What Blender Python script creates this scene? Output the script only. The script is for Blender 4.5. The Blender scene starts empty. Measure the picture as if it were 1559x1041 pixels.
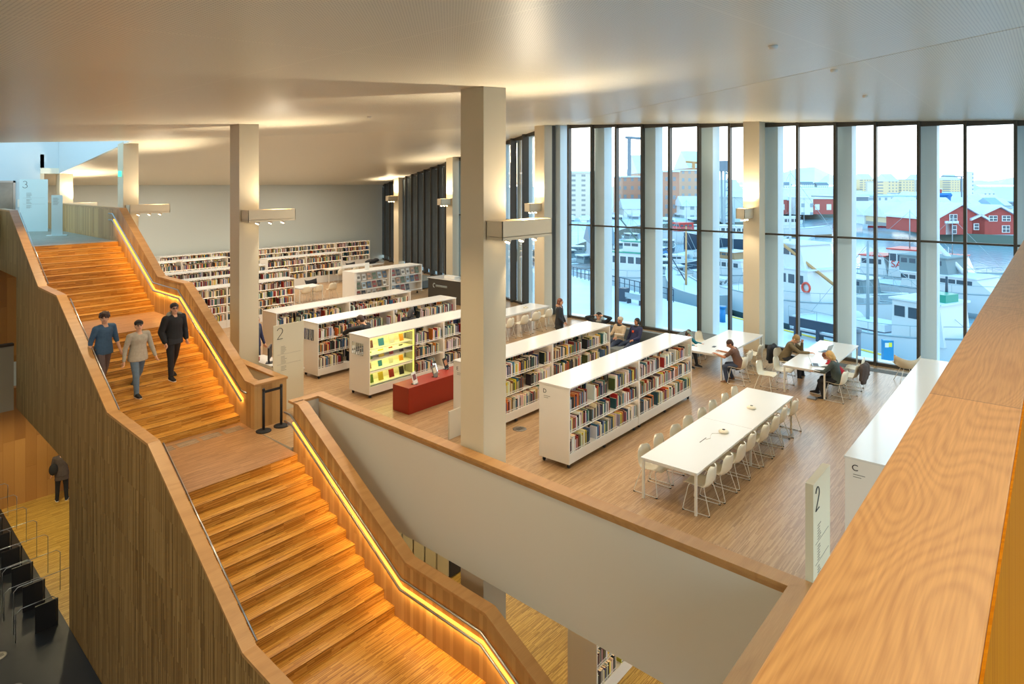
import bpy, math, random
from mathutils import Vector, Matrix
C = bpy.context.scene.collection
PI = math.pi
rnd = random.Random(7)
# world axes: X runs from the stairs to the big harbour window, Y runs along that window, Z up; the level with the bookcases is z = 0
H_EYE = 5.68
F_PX = 1004.0
YAW = math.radians(39.63)
Z1 = -4.7        # lower level
Z3 = 3.77        # upper level
# ---------------------------------------------------------------- colour and materials
def lin(c):
    c = c / 255.0
    return c / 12.92 if c <= 0.04045 else ((c + 0.055) / 1.055) ** 2.4
def col(r, g, b): return (lin(r), lin(g), lin(b), 1.0)
MATS = {}
def mat(name, rgb, rough=0.5, metal=0.0, spec=0.5, emit=None, estr=0.0, noise=0.0, nscale=8.0, coat=0.0):
    m = bpy.data.materials.new(name); m.use_nodes = True
    nt = m.node_tree; b = nt.nodes['Principled BSDF']
    b.inputs['Roughness'].default_value = rough; b.inputs['Metallic'].default_value = metal
    b.inputs['Specular IOR Level'].default_value = spec
    b.inputs['Coat Weight'].default_value = coat; b.inputs['Coat Roughness'].default_value = 0.08
    c = col(*rgb)
    if noise > 0:
        n = nt.nodes.new('ShaderNodeTexNoise'); n.inputs['Scale'].default_value = nscale; n.inputs['Detail'].default_value = 5
        geo = nt.nodes.new('ShaderNodeNewGeometry'); nt.links.new(geo.outputs['Position'], n.inputs['Vector'])
        r = nt.nodes.new('ShaderNodeValToRGB')
        r.color_ramp.elements[0].position = 0.3; r.color_ramp.elements[1].position = 0.7
        r.color_ramp.elements[0].color = tuple(v * (1 - noise) for v in c[:3]) + (1,)
        r.color_ramp.elements[1].color = tuple(min(1, v * (1 + noise)) for v in c[:3]) + (1,)
        nt.links.new(n.outputs['Fac'], r.inputs['Fac']); nt.links.new(r.outputs['Color'], b.inputs['Base Color'])
    else:
        b.inputs['Base Color'].default_value = c
    if emit:
        b.inputs['Emission Color'].default_value = col(*emit); b.inputs['Emission Strength'].default_value = estr
    MATS[name] = m
    return m
def math_node(nt, op, a, b=None):
    n = nt.nodes.new('ShaderNodeMath'); n.operation = op
    for i, v in enumerate((a, b)):
        if v is None: continue
        if isinstance(v, (int, float)): n.inputs[i].default_value = v
        else: nt.links.new(v, n.inputs[i])
    return n.outputs[0]
def strip_mat(name, lax, wax, L, W, cols, rough, grain=0.12, bump=0.0, vary=1.0, coat=0.0):
    """thin wooden strips: length along lax, width along wax (axis letters; two letters are summed)"""
    m = bpy.data.materials.new(name); m.use_nodes = True; nt = m.node_tree; b = nt.nodes['Principled BSDF']
    geo = nt.nodes.new('ShaderNodeNewGeometry'); sp = nt.nodes.new('ShaderNodeSeparateXYZ'); nt.links.new(geo.outputs['Position'], sp.inputs[0])
    def ax(s):
        o = sp.outputs[s[0].upper()]
        for ch in s[1:]: o = math_node(nt, 'ADD', o, sp.outputs[ch.upper()])
        return o
    cb = nt.nodes.new('ShaderNodeCombineXYZ'); nt.links.new(ax(lax), cb.inputs[0]); nt.links.new(ax(wax), cb.inputs[1])
    br = nt.nodes.new('ShaderNodeTexBrick'); nt.links.new(cb.outputs[0], br.inputs['Vector'])
    br.inputs['Scale'].default_value = 1.0; br.inputs['Brick Width'].default_value = L; br.inputs['Row Height'].default_value = W
    br.inputs['Mortar Size'].default_value = W * 0.03; br.inputs['Mortar Smooth'].default_value = 0.6
    br.offset = 0.37; br.offset_frequency = 3; br.squash = 0.8; br.squash_frequency = 5
    br.inputs['Color1'].default_value = (0, 0, 0, 1); br.inputs['Color2'].default_value = (1, 1, 1, 1); br.inputs['Mortar'].default_value = (0.15, 0.15, 0.15, 1)
    n = nt.nodes.new('ShaderNodeTexNoise'); n.inputs['Scale'].default_value = 1.0; n.inputs['Detail'].default_value = 4
    mp = nt.nodes.new('ShaderNodeMapping'); mp.inputs['Scale'].default_value = (3.0, 90.0, 1.0); nt.links.new(cb.outputs[0], mp.inputs[0]); nt.links.new(mp.outputs[0], n.inputs['Vector'])
    f = math_node(nt, 'MULTIPLY', br.outputs['Color'], vary)
    f = math_node(nt, 'ADD', f, math_node(nt, 'MULTIPLY', math_node(nt, 'SUBTRACT', n.outputs['Fac'], 0.5), grain * 6))
    r = nt.nodes.new('ShaderNodeValToRGB'); els = r.color_ramp.elements
    k = len(cols)
    els[0].color = col(*cols[0]); els[0].position = 0.0; els[1].color = col(*cols[-1]); els[1].position = 1.0
    for i in range(1, k - 1):
        e = els.new(i / (k - 1)); e.color = col(*cols[i])
    nt.links.new(f, r.inputs['Fac']); nt.links.new(r.outputs['Color'], b.inputs['Base Color'])
    b.inputs['Roughness'].default_value = rough; b.inputs['Coat Weight'].default_value = coat; b.inputs['Coat Roughness'].default_value = 0.2
    if bump:
        bp = nt.nodes.new('ShaderNodeBump'); bp.inputs['Strength'].default_value = bump; bp.inputs['Distance'].default_value = 0.002
        nt.links.new(f, bp.inputs['Height']); nt.links.new(bp.outputs[0], b.inputs['Normal'])
    MATS[name] = m
    return m
def oak_mat(name, scale, light, dark, rough=0.38, joints=None, rings=38.0, knot=None, contrast=.26, sharp=1.8):
    """planed oak board with cathedral growth rings along X"""
    m = bpy.data.materials.new(name); m.use_nodes = True; nt = m.node_tree; b = nt.nodes['Principled BSDF']
    geo = nt.nodes.new('ShaderNodeNewGeometry')
    mp = nt.nodes.new('ShaderNodeMapping'); mp.inputs['Scale'].default_value = scale; nt.links.new(geo.outputs['Position'], mp.inputs[0])
    sp = nt.nodes.new('ShaderNodeSeparateXYZ'); nt.links.new(geo.outputs['Position'], sp.inputs[0])
    vec = mp.outputs[0]
    if joints:
        seg = math_node(nt, 'FLOOR', math_node(nt, 'DIVIDE', math_node(nt, 'SUBTRACT', sp.outputs['X'], joints[0]), joints[1]))
        cb = nt.nodes.new('ShaderNodeCombineXYZ'); nt.links.new(math_node(nt, 'MULTIPLY', seg, 7.31), cb.inputs[2])
        va = nt.nodes.new('ShaderNodeVectorMath'); va.operation = 'ADD'; nt.links.new(vec, va.inputs[0]); nt.links.new(cb.outputs[0], va.inputs[1]); vec = va.outputs[0]
    n1 = nt.nodes.new('ShaderNodeTexNoise'); n1.inputs['Scale'].default_value = 1.0; n1.inputs['Detail'].default_value = 1.2; n1.inputs['Distortion'].default_value = 0.35
    nt.links.new(vec, n1.inputs['Vector'])
    ph = math_node(nt, 'MULTIPLY', n1.outputs['Fac'], rings)
    if knot:
        vs = nt.nodes.new('ShaderNodeVectorMath'); vs.operation = 'SUBTRACT'; nt.links.new(geo.outputs['Position'], vs.inputs[0]); vs.inputs[1].default_value = knot
        vm = nt.nodes.new('ShaderNodeVectorMath'); vm.operation = 'MULTIPLY'; nt.links.new(vs.outputs[0], vm.inputs[0]); vm.inputs[1].default_value = (5.0, 12.0, 4.0)
        vl = nt.nodes.new('ShaderNodeVectorMath'); vl.operation = 'LENGTH'; nt.links.new(vm.outputs[0], vl.inputs[0])
        ph = math_node(nt, 'ADD', ph, math_node(nt, 'DIVIDE', 1.9, math_node(nt, 'ADD', vl.outputs['Value'], 0.22)))
    s = math_node(nt, 'MULTIPLY', math_node(nt, 'ADD', math_node(nt, 'SINE', math_node(nt, 'MULTIPLY', ph, 6.283)), 1.0), 0.5)
    s = math_node(nt, 'POWER', s, sharp)
    n2 = nt.nodes.new('ShaderNodeTexNoise'); n2.inputs['Scale'].default_value = 1.0; n2.inputs['Detail'].default_value = 6
    mp2 = nt.nodes.new('ShaderNodeMapping'); mp2.inputs['Scale'].default_value = (scale[0] * 9, scale[1] * 60, scale[2] * 60); nt.links.new(geo.outputs['Position'], mp2.inputs[0]); nt.links.new(mp2.outputs[0], n2.inputs['Vector'])
    f = math_node(nt, 'ADD', math_node(nt, 'MULTIPLY', s, contrast), math_node(nt, 'MULTIPLY', n2.outputs['Fac'], 0.75))
    r = nt.nodes.new('ShaderNodeValToRGB'); r.color_ramp.elements[0].color = col(*light); r.color_ramp.elements[1].color = col(*dark)
    r.color_ramp.elements[0].position = 0.2; r.color_ramp.elements[1].position = 0.95
    nt.links.new(f, r.inputs['Fac']); outc = r.outputs['Color']
    if joints:
        fr = math_node(nt, 'FRACT', math_node(nt, 'DIVIDE', math_node(nt, 'SUBTRACT', sp.outputs['X'], joints[0]), joints[1]))
        edge = math_node(nt, 'LESS_THAN', math_node(nt, 'MINIMUM', fr, math_node(nt, 'SUBTRACT', 1.0, fr)), 0.0009)
        mx = nt.nodes.new('ShaderNodeMixRGB'); nt.links.new(edge, mx.inputs[0]); nt.links.new(outc, mx.inputs[1]); mx.inputs[2].default_value = col(110, 70, 30)
        h = nt.nodes.new('ShaderNodeHueSaturation'); tone = math_node(nt, 'ADD', 0.9, math_node(nt, 'MULTIPLY', math_node(nt, 'FRACT', math_node(nt, 'MULTIPLY', seg, 0.37)), 0.2))
        nt.links.new(tone, h.inputs['Value']); nt.links.new(mx.outputs[0], h.inputs['Color']); outc = h.outputs[0]
    nt.links.new(outc, b.inputs['Base Color']); b.inputs['Roughness'].default_value = rough
    bp = nt.nodes.new('ShaderNodeBump'); bp.inputs['Strength'].default_value = 0.12; bp.inputs['Distance'].default_value = 0.001
    nt.links.new(f, bp.inputs['Height']); nt.links.new(bp.outputs[0], b.inputs['Normal'])
    MATS[name] = m
    return m
def glass_mat(name, tint, refl=0.08, rough=0.0):
    m = bpy.data.materials.new(name); m.use_nodes = True; nt = m.node_tree
    for n in list(nt.nodes): nt.nodes.remove(n)
    o = nt.nodes.new('ShaderNodeOutputMaterial'); t = nt.nodes.new('ShaderNodeBsdfTransparent'); t.inputs[0].default_value = tint
    g = nt.nodes.new('ShaderNodeBsdfGlossy'); g.inputs['Roughness'].default_value = rough; g.inputs[0].default_value = (1, 1, 1, 1)
    fr = nt.nodes.new('ShaderNodeFresnel'); fr.inputs[0].default_value = 1.3
    mx = nt.nodes.new('ShaderNodeMixShader'); nt.links.new(math_node(nt, 'MULTIPLY', fr.outputs[0], refl * 8), mx.inputs[0])
    nt.links.new(t.outputs[0], mx.inputs[1]); nt.links.new(g.outputs[0], mx.inputs[2]); nt.links.new(mx.outputs[0], o.inputs[0])
    MATS[name] = m
    return m
def attr_mat(name, rough=0.5, obj=False):
    m = bpy.data.materials.new(name); m.use_nodes = True; nt = m.node_tree; b = nt.nodes['Principled BSDF']; b.inputs['Roughness'].default_value = rough
    if obj:
        n = nt.nodes.new('ShaderNodeObjectInfo'); nt.links.new(n.outputs['Color'], b.inputs['Base Color'])
    else:
        n = nt.nodes.new('ShaderNodeAttribute'); n.attribute_name = 'tint'; nt.links.new(n.outputs['Color'], b.inputs['Base Color'])
    MATS[name] = m
    return m
# ---------------------------------------------------------------- mesh builder
class MB:
    def __init__(s): s.v = []; s.f = []; s.mi = []; s.sm = []; s.tint = []
    def add(s, vs, fs, m=0, smooth=False, tint=None):
        o = len(s.v); s.v.extend(tuple(p) for p in vs)
        for f in fs:
            s.f.append(tuple(i + o for i in f)); s.mi.append(m); s.sm.append(smooth); s.tint.append(tint)
        return s
    def box(s, x0, x1, y0, y1, z0, z1, m=0, M=None, tint=None, mats=None):
        vs = [Vector(p) for p in ((x0,y0,z0),(x1,y0,z0),(x1,y1,z0),(x0,y1,z0),(x0,y0,z1),(x1,y0,z1),(x1,y1,z1),(x0,y1,z1))]
        if M is not None: vs = [M @ p for p in vs]
        fs = [(0,3,2,1),(4,5,6,7),(0,1,5,4),(1,2,6,5),(2,3,7,6),(3,0,4,7)]
        if mats:
            for f, mm in zip(fs, mats): s.add([], [], 0); 
            o = len(s.v); s.v.extend(tuple(p) for p in vs)
            for f, mm in zip(fs, mats): s.f.append(tuple(i+o for i in f)); s.mi.append(mm); s.sm.append(False); s.tint.append(tint)
            return s
        return s.add(vs, fs, m, False, tint)
    def rbox(s, x0, x1, y0, y1, z0, z1, r, m=0, M=None, n=4, smooth=True):
        """box with rounded vertical edges"""
        pts = []
        for cx_, cy_, a0 in ((x1-r,y1-r,0),(x0+r,y1-r,90),(x0+r,y0+r,180),(x1-r,y0+r,270)):
            for i in range(n+1):
                a = math.radians(a0 + 90*i/n); pts.append((cx_+r*math.cos(a), cy_+r*math.sin(a)))
        return s.prism(pts, z0, z1, m, M)
    def prism(s, pts, z0, z1, m=0, M=None, tint=None):
        n = len(pts); vs = [Vector((p[0],p[1],z0)) for p in pts] + [Vector((p[0],p[1],z1)) for p in pts]
        if M is not None: vs = [M @ p for p in vs]
        fs = [tuple(range(n-1,-1,-1)), tuple(range(n,2*n))] + [(i,(i+1)%n,(i+1)%n+n,i+n) for i in range(n)]
        return s.add(vs, fs, m, False, tint)
    def extrude(s, ring0, ring1, m=0):
        """closed solid between two matching 3-D rings"""
        n = len(ring0); fs = [tuple(range(n-1,-1,-1)), tuple(range(n,2*n))] + [(i,(i+1)%n,(i+1)%n+n,i+n) for i in range(n)]
        return s.add(list(ring0)+list(ring1), fs, m)
    def tube(s, path, r, m=0, n=8, closed=False, cap=True):
        path = [Vector(p) for p in path]; k = len(path); rings = []
        rr = r if isinstance(r, (list, tuple)) else [r]*k
        prev = None
        for i, p in enumerate(path):
            if closed: t = (path[(i+1)%k]-path[i-1])
            else: t = path[min(i+1,k-1)]-path[max(i-1,0)]
            if t.length < 1e-9: t = Vector((0,0,1))
            t.normalize()
            if prev is None:
                u = t.cross(Vector((0,0,1)))
                if u.length < 0.1: u = t.cross(Vector((0,1,0)))
            else:
                u = prev - t*prev.dot(t)
                if u.length < 1e-6: u = t.cross(Vector((0.3,0.5,1)))
            u.normalize(); prev = u; w = t.cross(u)
            rings.append([p + (u*math.cos(2*PI*j/n) + w*math.sin(2*PI*j/n))*rr[i] for j in range(n)])
        vs = [q for ring in rings for q in ring]; fs = []
        for i in range(k if closed else k-1):
            a = i*n; b = ((i+1)%k)*n
            for j in range(n): fs.append((a+j, a+(j+1)%n, b+(j+1)%n, b+j))
        if cap and not closed: fs.append(tuple(range(n-1,-1,-1))); fs.append(tuple(range((k-1)*n, k*n)))
        return s.add(vs, fs, m, n > 4)
    def cyl(s, x, y, z0, z1, r0, r1=None, m=0, n=20, M=None):
        r1 = r0 if r1 is None else r1
        vs = [Vector((x+r0*math.cos(2*PI*i/n), y+r0*math.sin(2*PI*i/n), z0)) for i in range(n)] + [Vector((x+r1*math.cos(2*PI*i/n), y+r1*math.sin(2*PI*i/n), z1)) for i in range(n)]
        if M is not None: vs = [M @ p for p in vs]
        s.add(vs, [tuple(range(n-1,-1,-1)), tuple(range(n,2*n))], m)
        o = len(s.v) - 2*n
        for i in range(n): s.f.append((o+i, o+(i+1)%n, o+(i+1)%n+n, o+i+n)); s.mi.append(m); s.sm.append(True); s.tint.append(None)
        return s
    def lathe(s, prof, x=0, y=0, z=0, m=0, n=20, M=None):
        vs = []; fs = []
        for r, h in prof:
            for i in range(n): vs.append(Vector((x+r*math.cos(2*PI*i/n), y+r*math.sin(2*PI*i/n), z+h)))
        if M is not None: vs = [M @ p for p in vs]
        for k in range(len(prof)-1):
            for i in range(n): fs.append((k*n+i, k*n+(i+1)%n, (k+1)*n+(i+1)%n, (k+1)*n+i))
        fs.append(tuple(range(n-1,-1,-1))); fs.append(tuple((len(prof)-1)*n+i for i in range(n)))
        return s.add(vs, fs, m, True)
    def ell(s, c, r, m=0, n=14, k=9, M=None):
        c = Vector(c); vs = []; fs = []
        for i in range(k+1):
            t = PI*i/k
            for j in range(n):
                p = Vector((r[0]*math.sin(t)*math.cos(2*PI*j/n), r[1]*math.sin(t)*math.sin(2*PI*j/n), r[2]*math.cos(t)))
                vs.append(c + (M @ p if M is not None else p))
        for i in range(k):
            for j in range(n): fs.append((i*n+j, (i+1)*n+j, (i+1)*n+(j+1)%n, i*n+(j+1)%n))
        return s.add(vs, fs, m, True)
    def cap(s, p0, r0, p1, r1, m=0, n=12):
        """tapered capsule"""
        p0 = Vector(p0); p1 = Vector(p1); t = p1-p0
        if t.length < 1e-6: return s.ell(p0, (r0,r0,r0), m, n, 8)
        t.normalize(); path = []; rr = []
        for a in (-80,-50,-20): path.append(p0 + t*(r0*math.sin(math.radians(a)))); rr.append(r0*math.cos(math.radians(a)))
        path.append(p0); rr.append(r0); path.append((p0+p1)/2); rr.append((r0+r1)/2); path.append(p1); rr.append(r1)
        for a in (20,50,80): path.append(p1 + t*(r1*math.sin(math.radians(a)))); rr.append(r1*math.cos(math.radians(a)))
        return s.tube(path, rr, m, n)
    def loft(s, secs, U, V, m=0, n=18):
        """sections (centre, half width along U, half depth along V[, power])"""
        vs = []; fs = []; k = len(secs)
        for c, a, b in secs:
            for j in range(n):
                t = 2*PI*j/n; cu = math.cos(t); sv = math.sin(t)
                cu = math.copysign(abs(cu)**0.85, cu); sv = math.copysign(abs(sv)**0.85, sv)
                vs.append(Vector(c) + U*(a*cu) + V*(b*sv))
        for i in range(k-1):
            for j in range(n): fs.append((i*n+j, i*n+(j+1)%n, (i+1)*n+(j+1)%n, (i+1)*n+j))
        fs.append(tuple(range(n-1,-1,-1))); fs.append(tuple(range((k-1)*n, k*n)))
        return s.add(vs, fs, m, True)
    def mesh(s, name, mats, off=None):
        me = bpy.data.meshes.new(name)
        vs = s.v if off is None else [(p[0]-off[0], p[1]-off[1], p[2]-off[2]) for p in s.v]
        me.from_pydata(vs, [], s.f)
        for mm in mats: me.materials.append(MATS[mm] if isinstance(mm, str) else mm)
        me.polygons.foreach_set('material_index', s.mi); me.polygons.foreach_set('use_smooth', s.sm)
        if any(t is not None for t in s.tint):
            a = me.color_attributes.new('tint', 'FLOAT_COLOR', 'CORNER'); data = []
            for f, t in zip(s.f, s.tint):
                t = t or (0.8,0.8,0.8,1)
                for _ in f: data.extend(t)
            a.data.foreach_set('color', data)
        me.update(); return me
    def build(s, name, mats, parent=None, world=True):
        """parts given in world coordinates are stored relative to their thing"""
        if isinstance(mats, str): mats = [mats]
        off = None
        if parent is not None and world:
            off = wloc(parent)
        me = s.mesh(name, mats, off); o = bpy.data.objects.new(name, me); C.objects.link(o)
        if parent is not None: o.parent = parent
        return o
def wloc(o):
    v = Vector(o.location)
    while o.parent is not None: o = o.parent; v += Vector(o.location)
    return v
def tag(o, label, cat, group=None, kind=None):
    if label: o['label'] = label
    if cat: o['category'] = cat
    if group: o['group'] = group
    if kind: o['kind'] = kind
    return o
def thing(name, label, cat, loc=(0,0,0), rz=0.0, group=None):
    o = bpy.data.objects.new(name, None); C.objects.link(o); o.location = loc; o.rotation_euler = (0,0,rz); o.empty_display_size = 0.2
    return tag(o, label, cat, group)
def struct(mb, name, mats, label=None, cat=None, parent=None):
    o = mb.build(name, mats, parent)
    if parent is None:
        o['kind'] = 'structure'
        if label: o['label'] = label
        if cat: o['category'] = cat
    return o
def dup(root, loc, rz, label=None, group=None, scale=None):
    r = root.copy(); C.objects.link(r); r.location = loc; r.rotation_euler = (0,0,rz)
    if scale: r.scale = (scale,)*3
    if label: r['label'] = label
    if group: r['group'] = group
    for ch in root.children:
        c = ch.copy(); C.objects.link(c); c.parent = r
        for g in ch.children:
            d = g.copy(); C.objects.link(d); d.parent = c
    return r
def RZ(a, loc=(0,0,0)): return Matrix.Translation(Vector(loc)) @ Matrix.Rotation(a, 4, 'Z')
def text_mb(mb, txt, size, M, m=0, depth=0.002, spacing=1.0, thin=0.0, align='LEFT'):
    cu = bpy.data.curves.new('t', 'FONT'); cu.body = txt; cu.size = size; cu.extrude = depth/2; cu.space_character = spacing; cu.align_x = align
    if thin: cu.offset = -thin
    o = bpy.data.objects.new('t', cu); C.objects.link(o); bpy.context.view_layer.update()
    dg = bpy.context.evaluated_depsgraph_get(); me = bpy.data.meshes.new_from_object(o.evaluated_get(dg))
    mb.add([M @ v.co for v in me.vertices], [tuple(p.vertices) for p in me.polygons], m)
    bpy.data.objects.remove(o); bpy.data.curves.remove(cu); bpy.data.meshes.remove(me)
def stroke_digit(mb, kind, h, M, r=0.006, m=0):
    """hair-thin numerals drawn with a round stroke; local x right, y up"""
    w = h*0.56; P = []
    if kind == '2':
        for i in range(13): a = math.radians(165 - i*200/12); P.append((w/2 + w/2*math.cos(a), h-w/2 + w/2*math.sin(a)))
        P += [(w*0.62, h*0.38), (w*0.3, h*0.18), (0, 0), (w, 0)]
    else:
        for i in range(11): a = math.radians(150 - i*240/10); P.append((w*0.46 + w*0.44*math.cos(a), h*0.76 + h*0.24*math.sin(a)))
        for i in range(12): a = math.radians(80 - i*245/11); P.append((w*0.46 + w*0.52*math.cos(a), h*0.27 + h*0.27*math.sin(a)))
    mb.tube([M @ Vector((x, y, 0)) for x, y in P], r, m, 5)
def remesh(mb, name, mats, voxel, parent, smooth=2, extra=None):
    """fuse overlapping closed shapes into one skin; extra = MB appended after fusing"""
    me = mb.mesh('tmp', []); o = bpy.data.objects.new('tmp', me); C.objects.link(o)
    r = o.modifiers.new('r', 'REMESH'); r.mode = 'VOXEL'; r.voxel_size = voxel; r.use_smooth_shade = True
    sm = o.modifiers.new('s', 'SMOOTH'); sm.iterations = smooth; sm.factor = 0.5
    dg = bpy.context.evaluated_depsgraph_get(); dg.update(); nm = bpy.data.meshes.new_from_object(o.evaluated_get(dg))
    out = MB(); out.add([tuple(v.co) for v in nm.vertices], [tuple(p.vertices) for p in nm.polygons], 0, True)
    if extra is not None:
        k = len(out.v); out.v.extend(extra.v)
        for f, mi, s_ in zip(extra.f, extra.mi, extra.sm): out.f.append(tuple(i+k for i in f)); out.mi.append(mi); out.sm.append(s_); out.tint.append(None)
    bpy.data.objects.remove(o); bpy.data.meshes.remove(me); bpy.data.meshes.remove(nm)
    return out.build(name, mats, parent, world=False)
# ---------------------------------------------------------------- materials
W_ = mat
mat('white_paint', (214,210,198), 0.55); mat('column_paint', (216,202,172), 0.5)
mat('wall_green', (196,200,190), 0.6); mat('wall_white', (216,210,192), 0.55)
mat('shaft_white', (205,218,222), 0.6)
mat('laminate', (228,224,216), 0.16, coat=0.3); mat('shelf_white', (236,230,218), 0.35)
mat('table_white', (230,228,222), 0.28); mat('chair_shell', (236,226,200), 0.32); mat('wire_white', (226,220,204), 0.3)
mat('chair_cream', (206,190,160), 0.5); mat('black', (22,22,24), 0.45); mat('black_matt', (30,29,30), 0.8); mat('rubber', (28,28,28), 0.6)
mat('frame_dark', (62,58,50), 0.4); mat('steel', (170,170,168), 0.28, metal=1.0); mat('chrome', (215,215,215), 0.12, metal=1.0)
mat('brushed', (150,146,138), 0.35, metal=0.9, noise=0.1, nscale=3)
mat('dark_text', (45,42,38), 0.6); mat('grey_text', (120,114,102), 0.6)
mat('sign_panel', (214,205,176), 0.45); mat('sign_edge', (150,146,136), 0.5); mat('sign_cool', (205,222,220), 0.4)
mat('red_box', (150,38,16), 0.35); mat('grey_sofa', (104,110,108), 0.9, noise=0.12, nscale=30); mat('black_floor', (33,35,38), 0.45, noise=0.15, nscale=2)
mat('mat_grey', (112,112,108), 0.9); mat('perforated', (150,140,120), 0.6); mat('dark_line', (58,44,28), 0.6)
mat('blind', (70,78,80), 0.7, noise=0.1, nscale=2)
mat('counter_green', (66,70,52), 0.4); mat('screen', (34,30,30), 0.2); mat('keys', (60,60,62), 0.5); mat('paper', (236,232,220), 0.7)
mat('led', (255,190,60), 0.5, emit=(255,170,66), estr=2.4)
mat('led_white', (255,240,220), 0.5, emit=(255,222,186), estr=5.5)
mat('led_yellow', (255,240,120), 0.5, emit=(250,226,90), estr=1.6)
mat('lamp_glow', (255,240,215), 0.5, emit=(255,224,170), estr=22.0)
mat('exit_green', (40,160,110), 0.5, emit=(60,220,160), estr=2.5)
mat('book_pages', (236,222,190), 0.8); mat('sticker', (236,232,222), 0.6)
attr_mat('book_cover', 0.45, obj=True); attr_mat('book_mass', 0.45); attr_mat('tinted', 0.6)
glass_mat('glass', (0.93,0.985,1.0,1), 0.05); glass_mat('acrylic', (0.95,0.97,0.98,1), 0.2, 0.02)
mat('snow', (212,219,228), 0.7, noise=0.04, nscale=0.6); mat('fin_white', (226,243,250), 0.45); mat('soffit', (120,105,80), 0.7)
FL = [(152,116,76),(172,136,94),(188,154,112),(202,172,130)]
strip_mat('floor_wood', 'x', 'y', 0.42, 0.015, FL, 0.33, 0.06, 0.05, 0.7, coat=0.25)
strip_mat('floor_low', 'x', 'y', 0.42, 0.015, [(150,112,40),(186,146,62),(214,176,92)], 0.4, 0.08)
strip_mat('stair_wood', 'x', 'yz', 0.45, 0.0145, [(150,100,34),(184,128,46),(202,148,62),(218,170,86)], 0.36, 0.12, 0.1)
strip_mat('landing_wood', 'x', 'yz', 0.45, 0.0145, [(140,100,62),(164,122,80),(182,140,96)], 0.4, 0.08)
strip_mat('landing_grey', 'x', 'yz', 0.45, 0.0145, [(130,118,100),(158,146,126),(176,166,148)], 0.45, 0.08)
strip_mat('wall_strips', 'z', 'yx', 1.1, 0.035, [(112,82,40),(138,104,56),(152,118,68),(170,136,84)], 0.5, 0.06, 0.1)
strip_mat('wall_strips_warm', 'z', 'yx', 2.4, 0.09, [(166,122,68),(184,140,82),(200,158,98)], 0.45, 0.06)
strip_mat('wall_wood_back', 'z', 'xy', 2.6, 0.30, [(150,100,44),(170,118,56),(186,134,68)], 0.5, 0.06)
oak_mat('oak_cap', (0.5,2.4,2.4), (190,144,88), (164,118,66), 0.42, rings=5)
oak_mat('oak_near', (0.55,2.6,1.0), (226,168,98), (172,112,50), 0.42, joints=(3.0,2.4), rings=46, contrast=.17, sharp=1.6)
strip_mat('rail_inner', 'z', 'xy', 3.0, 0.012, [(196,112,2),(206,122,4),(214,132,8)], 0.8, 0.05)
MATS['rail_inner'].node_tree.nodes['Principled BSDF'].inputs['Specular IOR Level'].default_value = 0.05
def ceiling_mat():
    m = bpy.data.materials.new('ceiling_panel'); m.use_nodes = True; nt = m.node_tree; b = nt.nodes['Principled BSDF']
    geo = nt.nodes.new('ShaderNodeNewGeometry'); sp = nt.nodes.new('ShaderNodeSeparateXYZ'); nt.links.new(geo.outputs['Position'], sp.inputs[0])
    def dots(o, per): return math_node(nt, 'ABSOLUTE', math_node(nt, 'SUBTRACT', math_node(nt, 'FRACT', math_node(nt, 'DIVIDE', o, per)), 0.5))
    dx = dots(sp.outputs['X'], 0.034); dy = dots(sp.outputs['Y'], 0.034)
    r2 = math_node(nt, 'ADD', math_node(nt, 'MULTIPLY', dx, dx), math_node(nt, 'MULTIPLY', dy, dy))
    hole = math_node(nt, 'LESS_THAN', r2, 0.045)
    sx = math_node(nt, 'GREATER_THAN', dots(math_node(nt, 'ADD', sp.outputs['X'], 0.4), 2.4), 0.4965); sy = math_node(nt, 'GREATER_THAN', dots(sp.outputs['Y'], 1.2), 0.4955)
    seam = math_node(nt, 'MAXIMUM', sx, sy)
    solid = math_node(nt, 'MULTIPLY', hole, math_node(nt, 'SUBTRACT', 1.0, seam))
    mx = nt.nodes.new('ShaderNodeMixRGB'); nt.links.new(solid, mx.inputs[0]); mx.inputs[1].default_value = col(238,230,208); mx.inputs[2].default_value = col(186,176,156)
    nt.links.new(mx.outputs[0], b.inputs['Base Color']); b.inputs['Roughness'].default_value = 0.34
    MATS['ceiling_panel'] = m
ceiling_mat()
def water_mat():
    m = bpy.data.materials.new('water'); m.use_nodes = True; nt = m.node_tree; b = nt.nodes['Principled BSDF']
    b.inputs['Base Color'].default_value = col(150,182,200); b.inputs['Roughness'].default_value = 0.12
    n = nt.nodes.new('ShaderNodeTexNoise'); n.inputs['Scale'].default_value = 0.9; n.inputs['Detail'].default_value = 5
    geo = nt.nodes.new('ShaderNodeNewGeometry'); nt.links.new(geo.outputs['Position'], n.inputs['Vector'])
    bp = nt.nodes.new('ShaderNodeBump'); bp.inputs['Strength'].default_value = 0.5; bp.inputs['Distance'].default_value = 0.15
    nt.links.new(n.outputs['Fac'], bp.inputs['Height']); nt.links.new(bp.outputs[0], b.inputs['Normal']); MATS['water'] = m
water_mat()
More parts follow.
